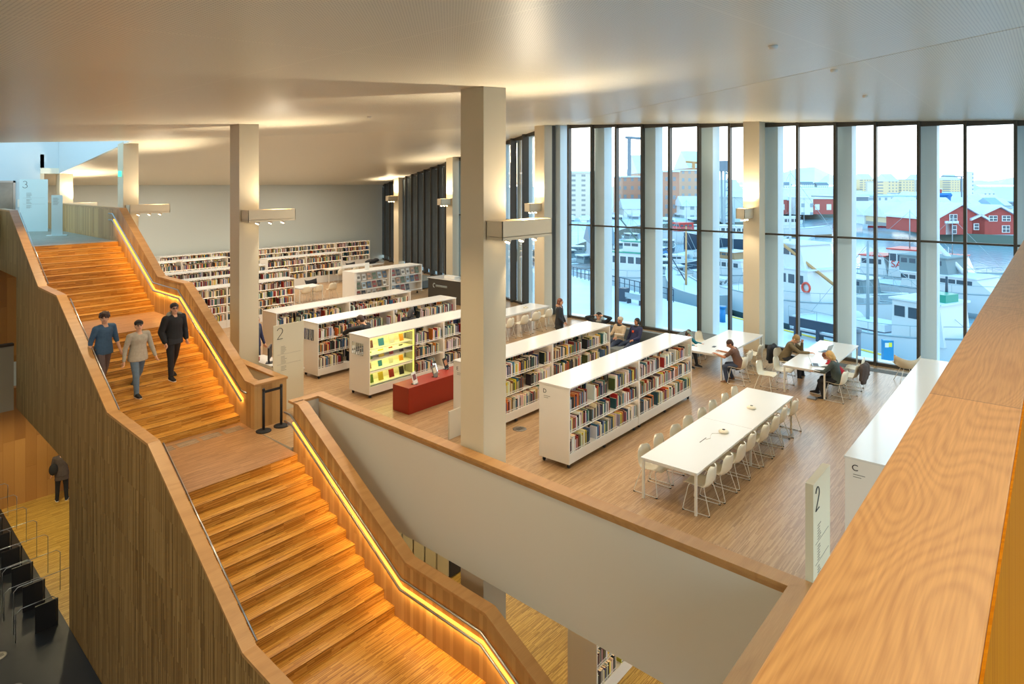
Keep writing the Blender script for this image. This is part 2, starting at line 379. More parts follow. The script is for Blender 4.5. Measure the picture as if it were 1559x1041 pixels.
def facade_mat(name, wall, win, W=2.4, Hh=2.9, lit=0.5):
    """far building skin: rows of windows cut into a coloured wall"""
    m = bpy.data.materials.new(name); m.use_nodes = True; nt = m.node_tree; b = nt.nodes['Principled BSDF']; b.inputs['Roughness'].default_value = 0.7
    geo = nt.nodes.new('ShaderNodeNewGeometry'); sp = nt.nodes.new('ShaderNodeSeparateXYZ'); nt.links.new(geo.outputs['Position'], sp.inputs[0])
    def fr(o, per): return math_node(nt, 'ABSOLUTE', math_node(nt, 'SUBTRACT', math_node(nt, 'FRACT', math_node(nt, 'DIVIDE', o, per)), 0.5))
    h = math_node(nt, 'LESS_THAN', fr(math_node(nt, 'SUBTRACT', sp.outputs['X'], sp.outputs['Y']), W*1.41), 0.2)
    v = math_node(nt, 'LESS_THAN', fr(sp.outputs['Z'], Hh), 0.22)
    mx = nt.nodes.new('ShaderNodeMixRGB'); nt.links.new(math_node(nt, 'MULTIPLY', h, v), mx.inputs[0]); mx.inputs[1].default_value = col(*wall); mx.inputs[2].default_value = col(*win)
    nt.links.new(mx.outputs[0], b.inputs['Base Color']); MATS[name] = m
# ---------------------------------------------------------------- reference lines of the building
def a_r(b): return 7.46 + 0.0625*(b-6.7)        # inner face of the right stair wall
def a_l(b): return 5.13 + 0.0645*(b-12.5)       # inner face of the left stair wall
def a_v(b): return 8.13 + 0.05*(b-2.35)         # floor-side edge of the void balustrade
def fac(b): return 23.27 + (b-16.74)*0.4        # second, angled facade
def z_near(a,b): return 7.29 + 0.066*(a-8.95) - 0.0125*(b-16.9)
def z_win(a,b): return 8.23 + 0.0487*(b-16.74) - 0.0098*(a-23.27)
def z_back(a,b): return 7.17 - 0.118*(b-26.1)
def z_ceil(a,b): return min(z_near(a,b), z_win(a,b), z_back(a,b))
BACK = 39.3
# ---------------------------------------------------------------- floors
def slab(name, pts, z1, th, m, mside='wall_white', label=None):
    mb = MB(); n = len(pts)
    mb.v += [(x,y,z1) for x,y in pts] + [(x,y,z1-th) for x,y in pts]
    mb.f += [tuple(range(n)), tuple(range(2*n-1,n-1,-1))]; mb.mi += [0,1]; mb.sm += [False]*2; mb.tint += [None]*2
    for i in range(n):
        mb.f.append((i, i+n, (i+1)%n+n, (i+1)%n)); mb.mi.append(1); mb.sm.append(False); mb.tint.append(None)
    return struct(mb, name, [m, mside], label)
bs = [2.3,5,7.68,10,12.6]
slab('floor', [(a_v(2.3),2.3),(23.5,2.3),(23.5,16.74),(fac(BACK)+.2,BACK),(9.75,BACK),(9.1,20.0),(9.0,16.6),(8.78,14.55),(a_v(12.7),12.7),(a_v(7.0),7.0)], 0, 0.93, 'floor_wood', label='strip parquet floor of the reading room')
slab('floor', [(-6,-6),(23.5,-6),(23.5,2.3),(-6,2.3)], 0, 0.93, 'floor_wood')
slab('floor', [(a_r(12.3)+.1,12.72),(a_v(12.72),12.72),(8.78,14.45),(a_r(14.4),14.45)], 0, 0.93, 'floor_wood')
slab('floor', [(-8,-6),(40,-6),(40,44),(-8,44)], Z1, 0.3, 'floor_low', label='strip parquet floor of the lower level')
slab('floor', [(a_l(24.13)-.18,24.13),(a_r(24.1),24.13),(a_r(36),36),(-6,36),(-6,26.35),(a_l(26.35)-.18,26.35)], Z3, 0.85, 'landing_grey', label='grey parquet floor of the upper level')
slab('floor', [(-8,-6),(a_l(-6)-.2,-6),(a_l(26)-.2,26),(-8,26)], Z1+0.02, 0.02, 'black_floor', label='black floor beside the staircase wall')
slab('floor', [(-6,24.4),(a_l(24.4)-.2,24.4),(a_l(36),36),(-6,36)], -0.2, 0.7, 'floor_low')
# ---------------------------------------------------------------- ceiling (three folded planes, with a skylight opening)
def sheet(name, pts, zf, th, m):
    mb = MB(); n = len(pts)
    mb.add([(x,y,zf(x,y)) for x,y in pts]+[(x,y,zf(x,y)+th) for x,y in pts], [tuple(range(n-1,-1,-1)), tuple(range(n,2*n))]+[(i,(i+1)%n,(i+1)%n+n,i+n) for i in range(n)])
    return struct(mb, name, m)
sheet('ceiling', [(-6,-6),(4.85,-6),(9.97,0.31),(23.27,16.74),(22.9,17.33),(9.46,25.74),(9.4,25.4),(-6,25.4)], z_near, 0.25, 'ceiling_panel')
sheet('ceiling', [(4.85,-6),(24.2,-6),(24.2,16.9),(23.27,16.74),(9.97,0.31)], z_win, 0.25, 'ceiling_panel')
sheet('ceiling', [(9.46,25.74),(22.9,17.33),(23.27,16.74),(24.2,16.74),(fac(BACK)+.9,BACK+.3),(-6,BACK+.3),(-6,35.06),(9.2,35.06),(9.2,34.8),(9.9,34.8)], z_back, 0.25, 'ceiling_panel')
# skylight shaft walls above the opening
mb = MB(); mb.extrude([(9.4,25.4,z_near(9.4,25.4)),(9.4,25.4,10.5),(9.9,34.8,10.5),(9.9,34.8,z_back(9.9,34.8))],[(9.55,25.4,z_near(9.4,25.4)+.02),(9.55,25.4,10.5),(10.05,34.8,10.5),(10.05,34.8,z_back(9.9,34.8)+.02)])
struct(mb, 'wall_shaft_side', 'shaft_white')
mb = MB(); mb.box(-6,9.2,34.85,35.05,Z3,10.5); mb.box(9.2,10.05,34.85,35.05,6.15,10.5); struct(mb, 'wall_lift', 'shaft_white')
# slim skylight bars
t = thing('skylight', 'slim black bars crossing the blue skylight opening', 'skylight', (5,30,10.2))
for i in range(5):
    mb = MB(); mb.box(-1.2+2.4*i, -1.14+2.4*i, 25.4, 34.8, 10.12, 10.28); mb.build('glazing_bar', 'black', t)
# ---------------------------------------------------------------- walls
mb = MB(); mb.box(5,fac(BACK)+1,BACK,BACK+.3,Z1,8); struct(mb, 'wall_back', 'wall_green')
mb = MB(); mb.box(9.2,9.35,34.85,BACK,Z3,7); mb.box(-6,9.2,38,38.2,Z3,9); struct(mb, 'wall_corridor', 'column_paint')
mb = MB(); mb.box(-8,12,25.95,26.2,Z1,-0.9); struct(mb, 'wall_lower', 'wall_wood_back')
mb = MB(); mb.box(-6,8.5,26.6,26.8,-0.2,Z3-.85); struct(mb, 'wall_middle', 'wall_wood_back')
mb = MB(); mb.box(-6,a_l(24)-.2,24.0,24.12,-1.06,0.86,0); mb.box(-6,a_l(24)-.2,23.96,24.16,0.86,0.93,1); struct(mb, 'wall_parapet_left', ['perforated','dark_line'])
mb = MB(); mb.box(-6.2,-6,-6,24,Z1,7.2); struct(mb, 'wall_unseen', 'wall_white')  # unseen wall, added to replace cool sky light on the void wall with warm
# lift door and its frame
t = thing('lift_door', 'brushed steel lift door in the pale blue wall beside the level 3 sign', 'lift door', (7.4,34.8,Z3))
mb = MB(); mb.box(6.5,8.2,34.8,34.84,Z3,Z3+1.97); mb.build('door_panel','brushed',t)
mb = MB(); mb.box(8.2,8.28,34.78,34.85,Z3,Z3+2.05); mb.box(6.5,8.28,34.78,34.85,Z3+1.97,Z3+2.05); mb.build('frame','steel',t)
mb = MB(); mb.box(8.36,8.58,34.82,34.84,Z3+.9,Z3+1.24); o = mb.build('notice','paper'); tag(o,'small white notice sheet on the pale blue lift wall','notice')
# ---------------------------------------------------------------- stair
st = thing('staircase', 'wide strip wood staircase with landings between tall oak walls', 'staircase', (6.5,15,0))
def flight(name, top_b, top_z, n, tread=0.305, riser=0.157, m='stair_wood', bot=0.28):
    """n risers going down towards -Y from the nosing (top_b, top_z)"""
    mb = MB(); up = []
    for k in range(n):
        b = top_b - tread*k; z = top_z - riser*k
        up += [(b, z), (b, z-riser)]
    up2 = up + [(up[-1][0]+0.0, up[-1][1]-bot), (up[0][0]+.1, up[0][1]-bot-riser), (up[0][0]+.1, up[0][1]-.1)]
    r0 = [(a_l(b)+0.0, b, z) for b, z in up2]; r1 = [(a_r(b), b, z) for b, z in up2]; k = len(up2)
    mb.v += r0 + r1; N = len(up)
    for i in range(k):
        j = (i+1) % k; mb.f.append((i, j, j+k, i+k)); mb.mi.append(0 if i < N-1 else 1); mb.sm.append(False); mb.tint.append(None)
    mb.f += [tuple(range(k-1,-1,-1)), tuple(range(k,2*k))]; mb.mi += [1,1]; mb.sm += [False]*2; mb.tint += [None]*2
    # thin dark strip painted as the shade line under each nosing
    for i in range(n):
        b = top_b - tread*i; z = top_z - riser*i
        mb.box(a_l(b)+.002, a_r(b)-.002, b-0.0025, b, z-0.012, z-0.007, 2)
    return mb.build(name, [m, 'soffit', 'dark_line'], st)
def landing(name, b0, b1, z, m):
    mb = MB(); mb.extrude([(a_l(b0),b0,z),(a_r(b0),b0,z),(a_r(b1),b1,z),(a_l(b1),b1,z)], [(a_l(b0),b0,z-.28),(a_r(b0),b0,z-.28),(a_r(b1),b1,z-.28),(a_l(b1),b1,z-.28)])
    mb.f = [tuple(reversed(f)) for f in mb.f]
    return mb.build(name, m, st)
TR = 0.305
L0 = 15.04+11*TR; U0 = 24.1; U1 = U0-11*TR            # upper flight nosings
flight('flight', U0, Z3, 12, TR)
landing('landing', L0+.004, U1-0.0, Z3-12*.157, 'landing_wood')
flight('flight', L0, Z3-12*.157, 12, TR)
landing('landing', 12.334, 15.04, 0.0, 'landing_wood')
flight('flight', 12.33, 0.0, 12, TR)
landing('landing', 6.684, 12.33-11*TR, -12*.157, 'stair_wood')
flight('flight', 6.68, -12*.157, 18, TR)
# tactile strips at the foot of the upper flight
for i in range(5):
    for j in range(6):
        u0 = 0.045 + i*0.19
        b = 14.77 - j*0.055; w = a_r(b)-a_l(b)
        if j < 5: pass
mb = MB()
for i in range(5):
    for j in range(5):
        b = 14.82 - j*0.06; w = a_r(b)-a_l(b); x0 = a_l(b)+w*(0.03+i*0.192)
        mb.box(x0, x0+w*0.16, b-.016, b+.016, 0.0, 0.005)
mb.build('tactile_strip', 'landing_grey', st)
def prof_z(b, base):
    pass
def side_wall(inner, sgn, th, pts_top, pts_bot, name, m, cap_pts, cap_w, mcap='oak_cap', over=0.012):
    """vertical wall following the stair line; pts are (b,z)"""
    mb = MB(); ring = pts_top + pts_bot[::-1]
    r0 = [(inner(b), b, z) for b, z in ring]; r1 = [(inner(b)+sgn*th, b, z) for b, z in ring]
    # triangulation safe: build as quad strip between top and bottom profiles
    return mb, r0, r1
def wall_panel(name, inner, sgn, th, top, bot, m, parent):
    """top(b), bot(b) sampled at the same b list: [(b, zt, zb)]"""
    mb = MB(); L = top
    for i in range(len(L)-1):
        b0,t0,l0 = L[i]; b1,t1,l1 = L[i+1]
        if abs(b0-b1) < 1e-6: continue
        i0, i1 = inner(b0), inner(b1)
        vs = [(i0,b0,l0),(i1,b1,l1),(i1,b1,t1),(i0,b0,t0),(i0+sgn*th,b0,l0),(i1+sgn*th,b1,l1),(i1+sgn*th,b1,t1),(i0+sgn*th,b0,t0)]
        mb.add(vs, [(0,1,2,3),(7,6,5,4),(3,2,6,7),(1,0,4,5)])
    b,t_,l_ = L[0]; mb.add([(inner(b),b,l_),(inner(b),b,t_),(inner(b)+sgn*th,b,t_),(inner(b)+sgn*th,b,l_)], [(0,1,2,3)])
    b,t_,l_ = L[-1]; mb.add([(inner(b),b,l_),(inner(b)+sgn*th,b,l_),(inner(b)+sgn*th,b,t_),(inner(b),b,t_)], [(0,1,2,3)])
    return mb.build(name, m, parent)
def cap_run(name, pts, off0, off1, th, m, parent, line):
    """sloping oak cap: pts [(b,z_top)], offsets from the line across the wall"""
    mb = MB()
    for i in range(len(pts)-1):
        (b0,z0),(b1,z1) = pts[i], pts[i+1]
        v = [(line(b0)+off0,b0,z0),(line(b0)+off1,b0,z0),(line(b1)+off1,b1,z1),(line(b1)+off0,b1,z1)]
        w = [(x,y,z-th) for x,y,z in v]
        mb.add(v+w, [(0,1,2,3),(7,6,5,4),(0,4,5,1),(2,6,7,3),(1,5,6,2),(3,7,4,0)])
    return mb.build(name, m, parent)
ZA = Z3-12*.157
TOPR = [(24.0,4.88),(20.45,2.955),(18.45,2.955),(14.75,1.05),(14.53,1.05)]
TOPR_CAP = [(36.0,4.88)]+TOPR
lw = [(36.0,4.83,3.0),(24.0,4.83,3.0),(23.99,4.83,-0.93),(20.45,2.9,-0.93),(18.45,2.9,-0.93),(14.75,1.0,-0.93),(14.35,1.0,-0.93)]
wall_panel('stair_wall', a_r, 1, 0.2, lw, None, 'wall_strips_warm', st)
cap_run('oak_cap', TOPR_CAP, -0.015, 0.22, 0.05, 'oak_cap', st, a_r)
# newel block with the little open triangle behind it
nw = MB()
nw.box(a_r(14.3)+.005, 8.76, 14.3, 14.5, 0, 1.0)
nw.build('newel_panel', 'wall_strips_warm', st)
mb = MB(); mb.add([(8.6,14.5,-.9),(8.76,14.5,-.9),(8.92,17.2,-.9),(8.76,17.2,-.9),(8.6,14.5,1.0),(8.76,14.5,1.0),(8.92,17.2,1.0),(8.76,17.2,1.0)], [(0,3,2,1),(4,5,6,7),(0,1,5,4),(1,2,6,5),(2,3,7,6),(3,0,4,7)])
mb.build('side_panel', 'wall_white', st)
mb = MB(); mb.add([(a_r(14.2)-.012,14.27,1.0),(8.78,14.27,1.0),(8.79,14.52,1.0),(a_r(14.5)-.012,14.52,1.0)]+[(a_r(14.2)-.012,14.27,1.05),(8.78,14.27,1.05),(8.79,14.52,1.05),(a_r(14.5)-.012,14.52,1.05)], [(0,3,2,1),(4,5,6,7),(0,1,5,4),(1,2,6,5),(2,3,7,6),(3,0,4,7)])
mb.add([(8.58,14.5,1.0),(8.78,14.5,1.0),(8.94,17.2,1.0),(8.74,17.2,1.0),(8.58,14.5,1.05),(8.78,14.5,1.05),(8.94,17.2,1.05),(8.74,17.2,1.05)], [(0,3,2,1),(4,5,6,7),(0,1,5,4),(1,2,6,5),(2,3,7,6),(3,0,4,7)])
mb.build('oak_cap', 'oak_cap', st)
# right wall of the lower flights
TOP2 = [(12.5,1.05),(12.28,1.05),(8.66,-0.83),(6.7,-0.83),(1.2,-3.66)]
lw = [(12.5,1.0,-2.6),(12.28,1.0,-2.6),(8.66,-.88,-2.9),(6.7,-.88,-3.6),(1.2,-3.71,Z1)]
wall_panel('stair_wall', a_r, 1, 0.2, lw, None, 'wall_strips_warm', st)
cap_run('oak_cap', TOP2, -0.015, 0.22, 0.05, 'oak_cap', st, a_r)
# left wall, all the way down to the lower floor
TOPL = [(26.4,4.88),(24.6,4.88),(20.85,2.955),(18.95,2.945),(14.9,1.04),(12.53,1.04),(8.75,-.85),(7.1,-.85),(1.2,-3.66)]
def zt(b):
    for (b0,z0),(b1,z1) in zip(TOPL, TOPL[1:]):
        if b1 <= b <= b0: return z1+(z0-z1)*(b-b1)/(b0-b1)
    return TOPL[-1][1]
lw = []
for b in (26.4,24.6,23.71,23.7,20.85,18.95,17.86,17.85,14.9,12.53,8.75,7.1,1.2):
    zb = 2.92 if b > 23.705 else (-0.93 if b > 17.855 else Z1)
    lw.append((b, zt(b)-.05, zb))
wall_panel('stair_wall', a_l, -1, 0.19, lw, None, 'wall_strips', st)
cap_run('oak_cap', TOPL, 0.0, -0.21, 0.05, 'oak_cap', st, a_l)
mb = MB(); mb.box(-6, a_l(26.4), 26.3, 26.5, Z3, 4.83); mb.build('stair_wall', 'wall_strips', st)
mb = MB(); mb.box(-6, a_l(26.4), 26.28, 26.52, 4.83, 4.88); mb.build('oak_cap', 'oak_cap', st)
# handrails: two steel tubes with a light strip under the lower one
def rail(line, off, pts, ends=True):
    p = [(line(b)+off, b, z) for b, z in pts]
    return p
def handrail(line, sgn, up, low, name='handrail'):
    mb = MB(); mb.tube([(line(b)+sgn*.075,b,z) for b,z in up], .0225, 0, 8); mb.build(name, 'steel', st)
    mb = MB(); mb.tube([(line(b)+sgn*.075,b,z) for b,z in low], .0225, 0, 8)
    o = mb.build(name, 'steel', st)
    mb = MB()
    for i in range(len(low)-1):
        (b0,z0),(b1,z1) = low[i], low[i+1]
        v = [(line(b0)+sgn*.012,b0,z0+.015),(line(b0)+sgn*.05,b0,z0+.015),(line(b1)+sgn*.05,b1,z1+.015),(line(b1)+sgn*.012,b1,z1+.015)]
        w = [(x,y,z+.020) for x,y,z in v]
        if i == 0 and abs(z1-z0) < 1e-6: continue
        mb.add(v+w, [(3,2,1,0),(4,5,6,7),(0,1,5,4),(2,3,7,6),(1,2,6,5),(3,0,4,7)])
    mb.build('light_strip', 'led', o)
    for (b0,z0),(b1,z1) in zip(low, low[1:]):
        L = math.hypot(b1-b0, z1-z0)
        if L < .5: continue
        l = bpy.data.lights.new('rail_light','AREA'); l.shape = 'RECTANGLE'; l.size = L*.98; l.size_y = .03; l.energy = 5*L; l.color = (1,.60,.20)
        lo = bpy.data.objects.new('rail_light', l); C.objects.link(lo); m_ = Vector((line((b0+b1)/2)+sgn*.05,(b0+b1)/2,(z0+z1)/2-.03))
        xa = Vector((line(b1)-line(b0),b1-b0,z1-z0)).normalized(); za = Vector((sgn*.35,0,1)); za = (za-xa*za.dot(xa)).normalized(); ya = za.cross(xa)
        lo.matrix_world = Matrix.Translation(m_) @ Matrix((xa,ya,za)).transposed().to_4x4()
    for i in range(len(low)-1):
        (b0,z0),(b1,z1) = low[i], low[i+1]; L = abs(b1-b0); k = max(1, int(L/1.4))
        for j in range(k):
            f = (j+0.5)/k; b = b0+(b1-b0)*f; z = z0+(z1-z0)*f
            m2 = MB(); m2.tube([(line(b)+sgn*.075,b,z-.02),(line(b)+sgn*.075,b,z-.06),(line(b)+sgn*.0,b,z-.07)], .007, 0, 5); m2.build('bracket','steel',o)
handrail(a_r, -1, [(24.85,4.68),(24.45,4.68),(20.62,2.755),(18.72,2.755),(14.82,.815),(14.55,.815)], [(24.85,4.465),(24.45,4.465),(20.62,2.525),(18.66,2.525),(14.82,.575)])
handrail(a_r, -1, [(12.75,.80),(12.48,.80),(8.7,-1.105),(6.73,-1.105),(2.0,-3.5)], [(12.75,.61),(12.46,.61),(8.72,-1.30),(6.73,-1.30),(2.0,-3.7)])
for run_ in ([(24.4,4.80),(20.9,3.0)],[(18.7,2.86),(18.3,2.66),(14.95,1.02)],[(12.45,1.0),(8.8,-.83)]):
    mb = MB(); mb.tube([(a_l(b)+.03,b,z) for b,z in run_], .016, 0, 6); mb.build('handrail', 'steel', st)
# ---------------------------------------------------------------- balustrade round the void
bl = thing('balustrade', 'white walled balustrade with oak cap around the stair void', 'balustrade', (8.2,7.5,0))
mb = MB()
for b0,b1 in zip([2.38,7.5],[7.5,12.62]):
    v = [(a_v(b0)-.21,b0,-.93),(a_v(b0)-.01,b0,-.93),(a_v(b1)-.01,b1,-.93),(a_v(b1)-.21,b1,-.93)]; w = [(x,y,1.0) for x,y,z in v]
    mb.add(v+w, [(3,2,1,0),(4,5,6,7),(0,1,5,4),(1,2,6,5),(2,3,7,6),(3,0,4,7)])
mb.build('void_wall', 'wall_white', bl)
mb = MB(); mb.box(a_r(12.5)+.21, a_v(12.6)-.01, 12.48, 12.62, -.93, 1.0); mb.build('end_wall','wall_white',bl)
mb = MB(); mb.box(-5.98, a_v(2.4)-.01, 2.18, 2.38, -.93, 1.0); mb.build('void_wall','wall_white',bl)
mb = MB()
mb.add([(a_v(2.18)-.24,2.40,1.0),(a_v(2.18),2.16,1.0),(a_v(12.7),12.7,1.0),(a_v(12.5)-.24,12.46,1.0)]+[(a_v(2.18)-.24,2.40,1.05),(a_v(2.18),2.16,1.05),(a_v(12.7),12.7,1.05),(a_v(12.5)-.24,12.46,1.05)], [(3,2,1,0),(4,5,6,7),(0,1,5,4),(1,2,6,5),(2,3,7,6),(3,0,4,7)])
mb.add([(a_r(12.46)-.015,12.46,1.0),(a_v(12.46)-.24,12.46,1.0),(a_v(12.7),12.7,1.0),(a_r(12.7)-.015,12.7,1.0)]+[(a_r(12.46)-.015,12.46,1.05),(a_v(12.46)-.24,12.46,1.05),(a_v(12.7),12.7,1.05),(a_r(12.7)-.015,12.7,1.05)], [(3,2,1,0),(4,5,6,7),(0,1,5,4),(1,2,6,5),(2,3,7,6),(3,0,4,7)])
mb.add([(-5.98,2.16,1.0),(a_v(2.16),2.16,1.0),(a_v(2.4)-.24,2.40,1.0),(-5.98,2.40,1.0)]+[(-5.98,2.16,1.05),(a_v(2.16),2.16,1.05),(a_v(2.4)-.24,2.40,1.05),(-5.98,2.40,1.05)], [(3,2,1,0),(4,5,6,7),(0,1,5,4),(1,2,6,5),(2,3,7,6),(3,0,4,7)])
mb.build('oak_cap','oak_cap',bl)
# the oak trim strip below the cap, on the void side
mb = MB(); mb.add([(a_v(2.4)-.222,2.42,.985),(a_v(12.45)-.222,12.45,.985),(a_v(12.45)-.2,12.45,1.0),(a_v(2.4)-.2,2.42,1.0),(a_v(2.4)-.225,2.42,.93),(a_v(12.45)-.225,12.45,.93)],[(4,5,1,0)]); mb.build('edge_trim','oak_cap',bl)
# near parapet right in front of the camera
nb = thing('parapet', 'broad oak handrail board of the upper gallery close to the camera', 'parapet', (5,0.24,Z3))
mb = MB(); mb.box(-3,14.4,.10,.385,4.82,4.87); o = mb.build('oak_board','oak_near',nb)
bv = o.modifiers.new('b','BEVEL'); bv.width = 0.004; bv.segments = 2
mb = MB(); mb.box(-3,14.4,.094,.0995,Z3-.1,4.867,0); mb.box(-3,14.4,.34,.36,Z3-.9,4.82,1); mb.build('panel',['rail_inner','wall_white'],nb)
# ---------------------------------------------------------------- columns
CT = 0.0
def column(a, b, wa, wb, z0, label, nm='column'):
    mb = MB(); zt_ = [z_ceil(a+dx, b+dy)+.03 for dx,dy in ((0,0),(wa,0),(wa,wb),(0,wb))]
    mb.add([(a,b,z0),(a+wa,b,z0),(a+wa,b+wb,z0),(a,b+wb,z0),(a,b,zt_[0]),(a+wa,b,zt_[1]),(a+wa,b+wb,zt_[2]),(a,b+wb,zt_[3])], [(0,3,2,1),(4,5,6,7),(0,1,5,4),(1,2,6,5),(2,3,7,6),(3,0,4,7)])
    o = mb.build(nm, 'column_paint'); tag(o, label, 'column', 'square columns'); return o
column(8.5,7.68,.60,.55,Z1,'broad cream column nearest the camera, rising through the void balustrade')
column(8.95,16.9,.56,.50,Z1,'cream column beside the upper stair flight, behind the information desk')
column(9.42,26.1,.52,.50,Z1,'cream column at the top of the stairs, lit blue on its left side')
column(9.9,34.7,.52,.50,Z1,'short looking cream column beyond the upper level parapet')
column(22.56,7.8,.56,.55,0,'cream column between the harbour windows behind the reading tables')
column(22.5,16.85,.56,.52,0,'cream column at the corner where the two window walls meet')
column(26.2,26.0,.5,.5,0,'cream column on the angled window wall left of the near column')
column(30.0,35.0,.5,.5,0,'farthest cream column by the end of the dark window blinds')
# luminaire boxes on the columns
def luminaire(a0, a1, b0, b1, z0, z1, label, spots, nsp=3):
    t = thing('column_light', label, 'light fitting', ((a0+a1)/2,(b0+b1)/2,z0), 0, 'box lights on the columns')
    mb = MB(); w=.012
    mb.box(a0,a1,b0,b0+w,z0,z1); mb.box(a0,a1,b1-w,b1,z0,z1); mb.box(a0,a0+w,b0,b1,z0,z1); mb.box(a1-w,a1,b0,b1,z0,z1); mb.box(a0,a1,b0,b1,z0+.05,z0+.06); mb.build('housing','column_paint',t)
    mb = MB(); mb.box(a1-.5,a1-.1,b0+.05,b1-.05,z1-.06,z1-.02); mb.build('uplight','lamp_glow',t)
    for i in range(nsp):
        x = a0+(a1-a0)*(.28+.27*i); y = (b0+b1)/2
        M = Matrix.Translation((x,y,z0+.03)) @ Matrix.Rotation(math.radians(28),4,'Y')
        mb = MB(); mb.cyl(0,0,-.10,.05,.055,.05,0,14,M); s_ = mb.build('spotlight','shelf_white',t)
        mb = MB(); mb.cyl(0,0,-.106,-.10,.045,.045,0,14,M); mb.build('lens','lamp_glow',s_)
    for k in spots:
        ld = bpy.data.lights.new('spot','SPOT'); ld.energy = k[1]; ld.color = (1,.84,.62); ld.spot_size = math.radians(k[2]); ld.spot_blend = .7; ld.shadow_soft_size = .06
        lo = bpy.data.objects.new('spot_lamp', ld); C.objects.link(lo); x = a0+(a1-a0)*k[0]
        lo.location = (x,(b0+b1)/2, z0-.12 if k[3] < 0 else z1+.03); lo.rotation_euler = (0, math.radians(k[4]), 0) if k[3] < 0 else (PI, math.radians(k[4]), 0)
SP = [(.45,55,80,-1,-12),(.8,160,110,-1,-25),(.9,330,135,1,-20)]
luminaire(8.55,9.97,7.29,7.66,4.37+.34,5.04,'cream box light with three spots on the nearest column',SP)
luminaire(9.0,10.4,16.52,16.88,4.66,4.98,'cream box light with three spots on the column beside the stairs',SP)
luminaire(9.5,10.9,25.72,26.08,4.6,4.92,'cream box light seen over the top of the upper stair wall',SP)
luminaire(21.75,22.54,8.0,8.3,4.52,4.86,'cream box light on the left of the window column behind the tables',[(.3,60,110,-1,0),(.5,240,135,1,0)])
luminaire(21.7,22.48,17.0,17.3,4.52,4.86,'cream box light on the corner column above the far white table',[(.3,60,110,-1,0),(.5,240,135,1,0)])
luminaire(25.4,26.18,26.1,26.4,4.52,4.86,'small box light on the left of the angled wall column',[(.3,60,110,-1,0),(.5,320,135,1,0)])
luminaire(29.2,29.98,35.1,35.4,4.52,4.86,'farthest small box light in front of the end of the blinds',[(.3,60,110,-1,0),(.5,320,135,1,0)])
luminaire(9.95,11.3,34.3,34.66,4.5,4.82,'box light just showing above the upper parapet',[(.8,60,110,-1,0),(.5,320,135,1,0)])
mb = MB(); mb.box(9.39,9.42,26.25,26.5,5.95,6.15); o = mb.build('exit_sign','exit_green'); tag(o,'small green exit sign on the blue lit side of a column','exit sign')
# ceiling devices
def rec(name, a, b, label, m='shelf_white', r=.07, grp=None):
    z = z_ceil(a,b); mb = MB(); mb.lathe([(r,0),(r,-.02),(r*.8,-.045),(r*.3,-.05)],a,b,z,0,14); o = mb.build(name,m); return tag(o,label,'ceiling device',grp)
# ---------------------------------------------------------------- harbour window wall (X = 23.27)
WX = 23.27
def mull(b): return b
ML = [1.0+1.1645*i for i in range(-3,14)]
zt_w = lambda b: z_win(WX,b)
nwin = 0
def add_trim(mb, name, m): return struct(mb, name, m)
for i, b in enumerate(ML):
    mb = MB(); mb.box(WX-.16, WX+.06, b-.15+.03, b-.04, 0, zt_w(b)+.02); struct(mb, 'window_%d' % (i+1), 'frame_dark')
    if i+1 < len(ML):
        b1 = ML[i+1]; o = bpy.data.objects[('window_%d' % (i+1))]
        g = MB(); g.add([(WX,b-.04,0.1),(WX,b1-.12,0.1),(WX,b1-.12,zt_w(b1)),(WX,b-.04,zt_w(b))],[(0,1,2,3)]); g.build('pane','glass',o)
        g = MB(); g.box(WX-.05,WX+.03,b-.04,b1-.12,3.92,3.98); g.box(WX-.10,WX+.05,b-.04,b1-.12,0.0,0.10); g.box(WX-.08,WX+.05,b-.04,b1-.12,zt_w(b)-.10,zt_w(b)+.06); g.build('rail','frame_dark',o)
k = 0
for b in [1.0-2.329, 1.0, 3.329, 5.658, 7.987, 10.316, 12.645, 14.974, 17.2]:
    k += 1; mb = MB(); mb.box(WX+.16, WX+.78, b-.52, b-.06, -1.1, zt_w(b)+.5); struct(mb, 'trim_%d' % k, 'fin_white')
mb = MB(); mb.box(WX-.05, WX+.16, -4, 17, zt_w(17)+.02, zt_w(17)+.6); mb.box(WX-.02,WX+.9,-4,17.4,-1.1,-.02); struct(mb,'trim_20','fin_white')
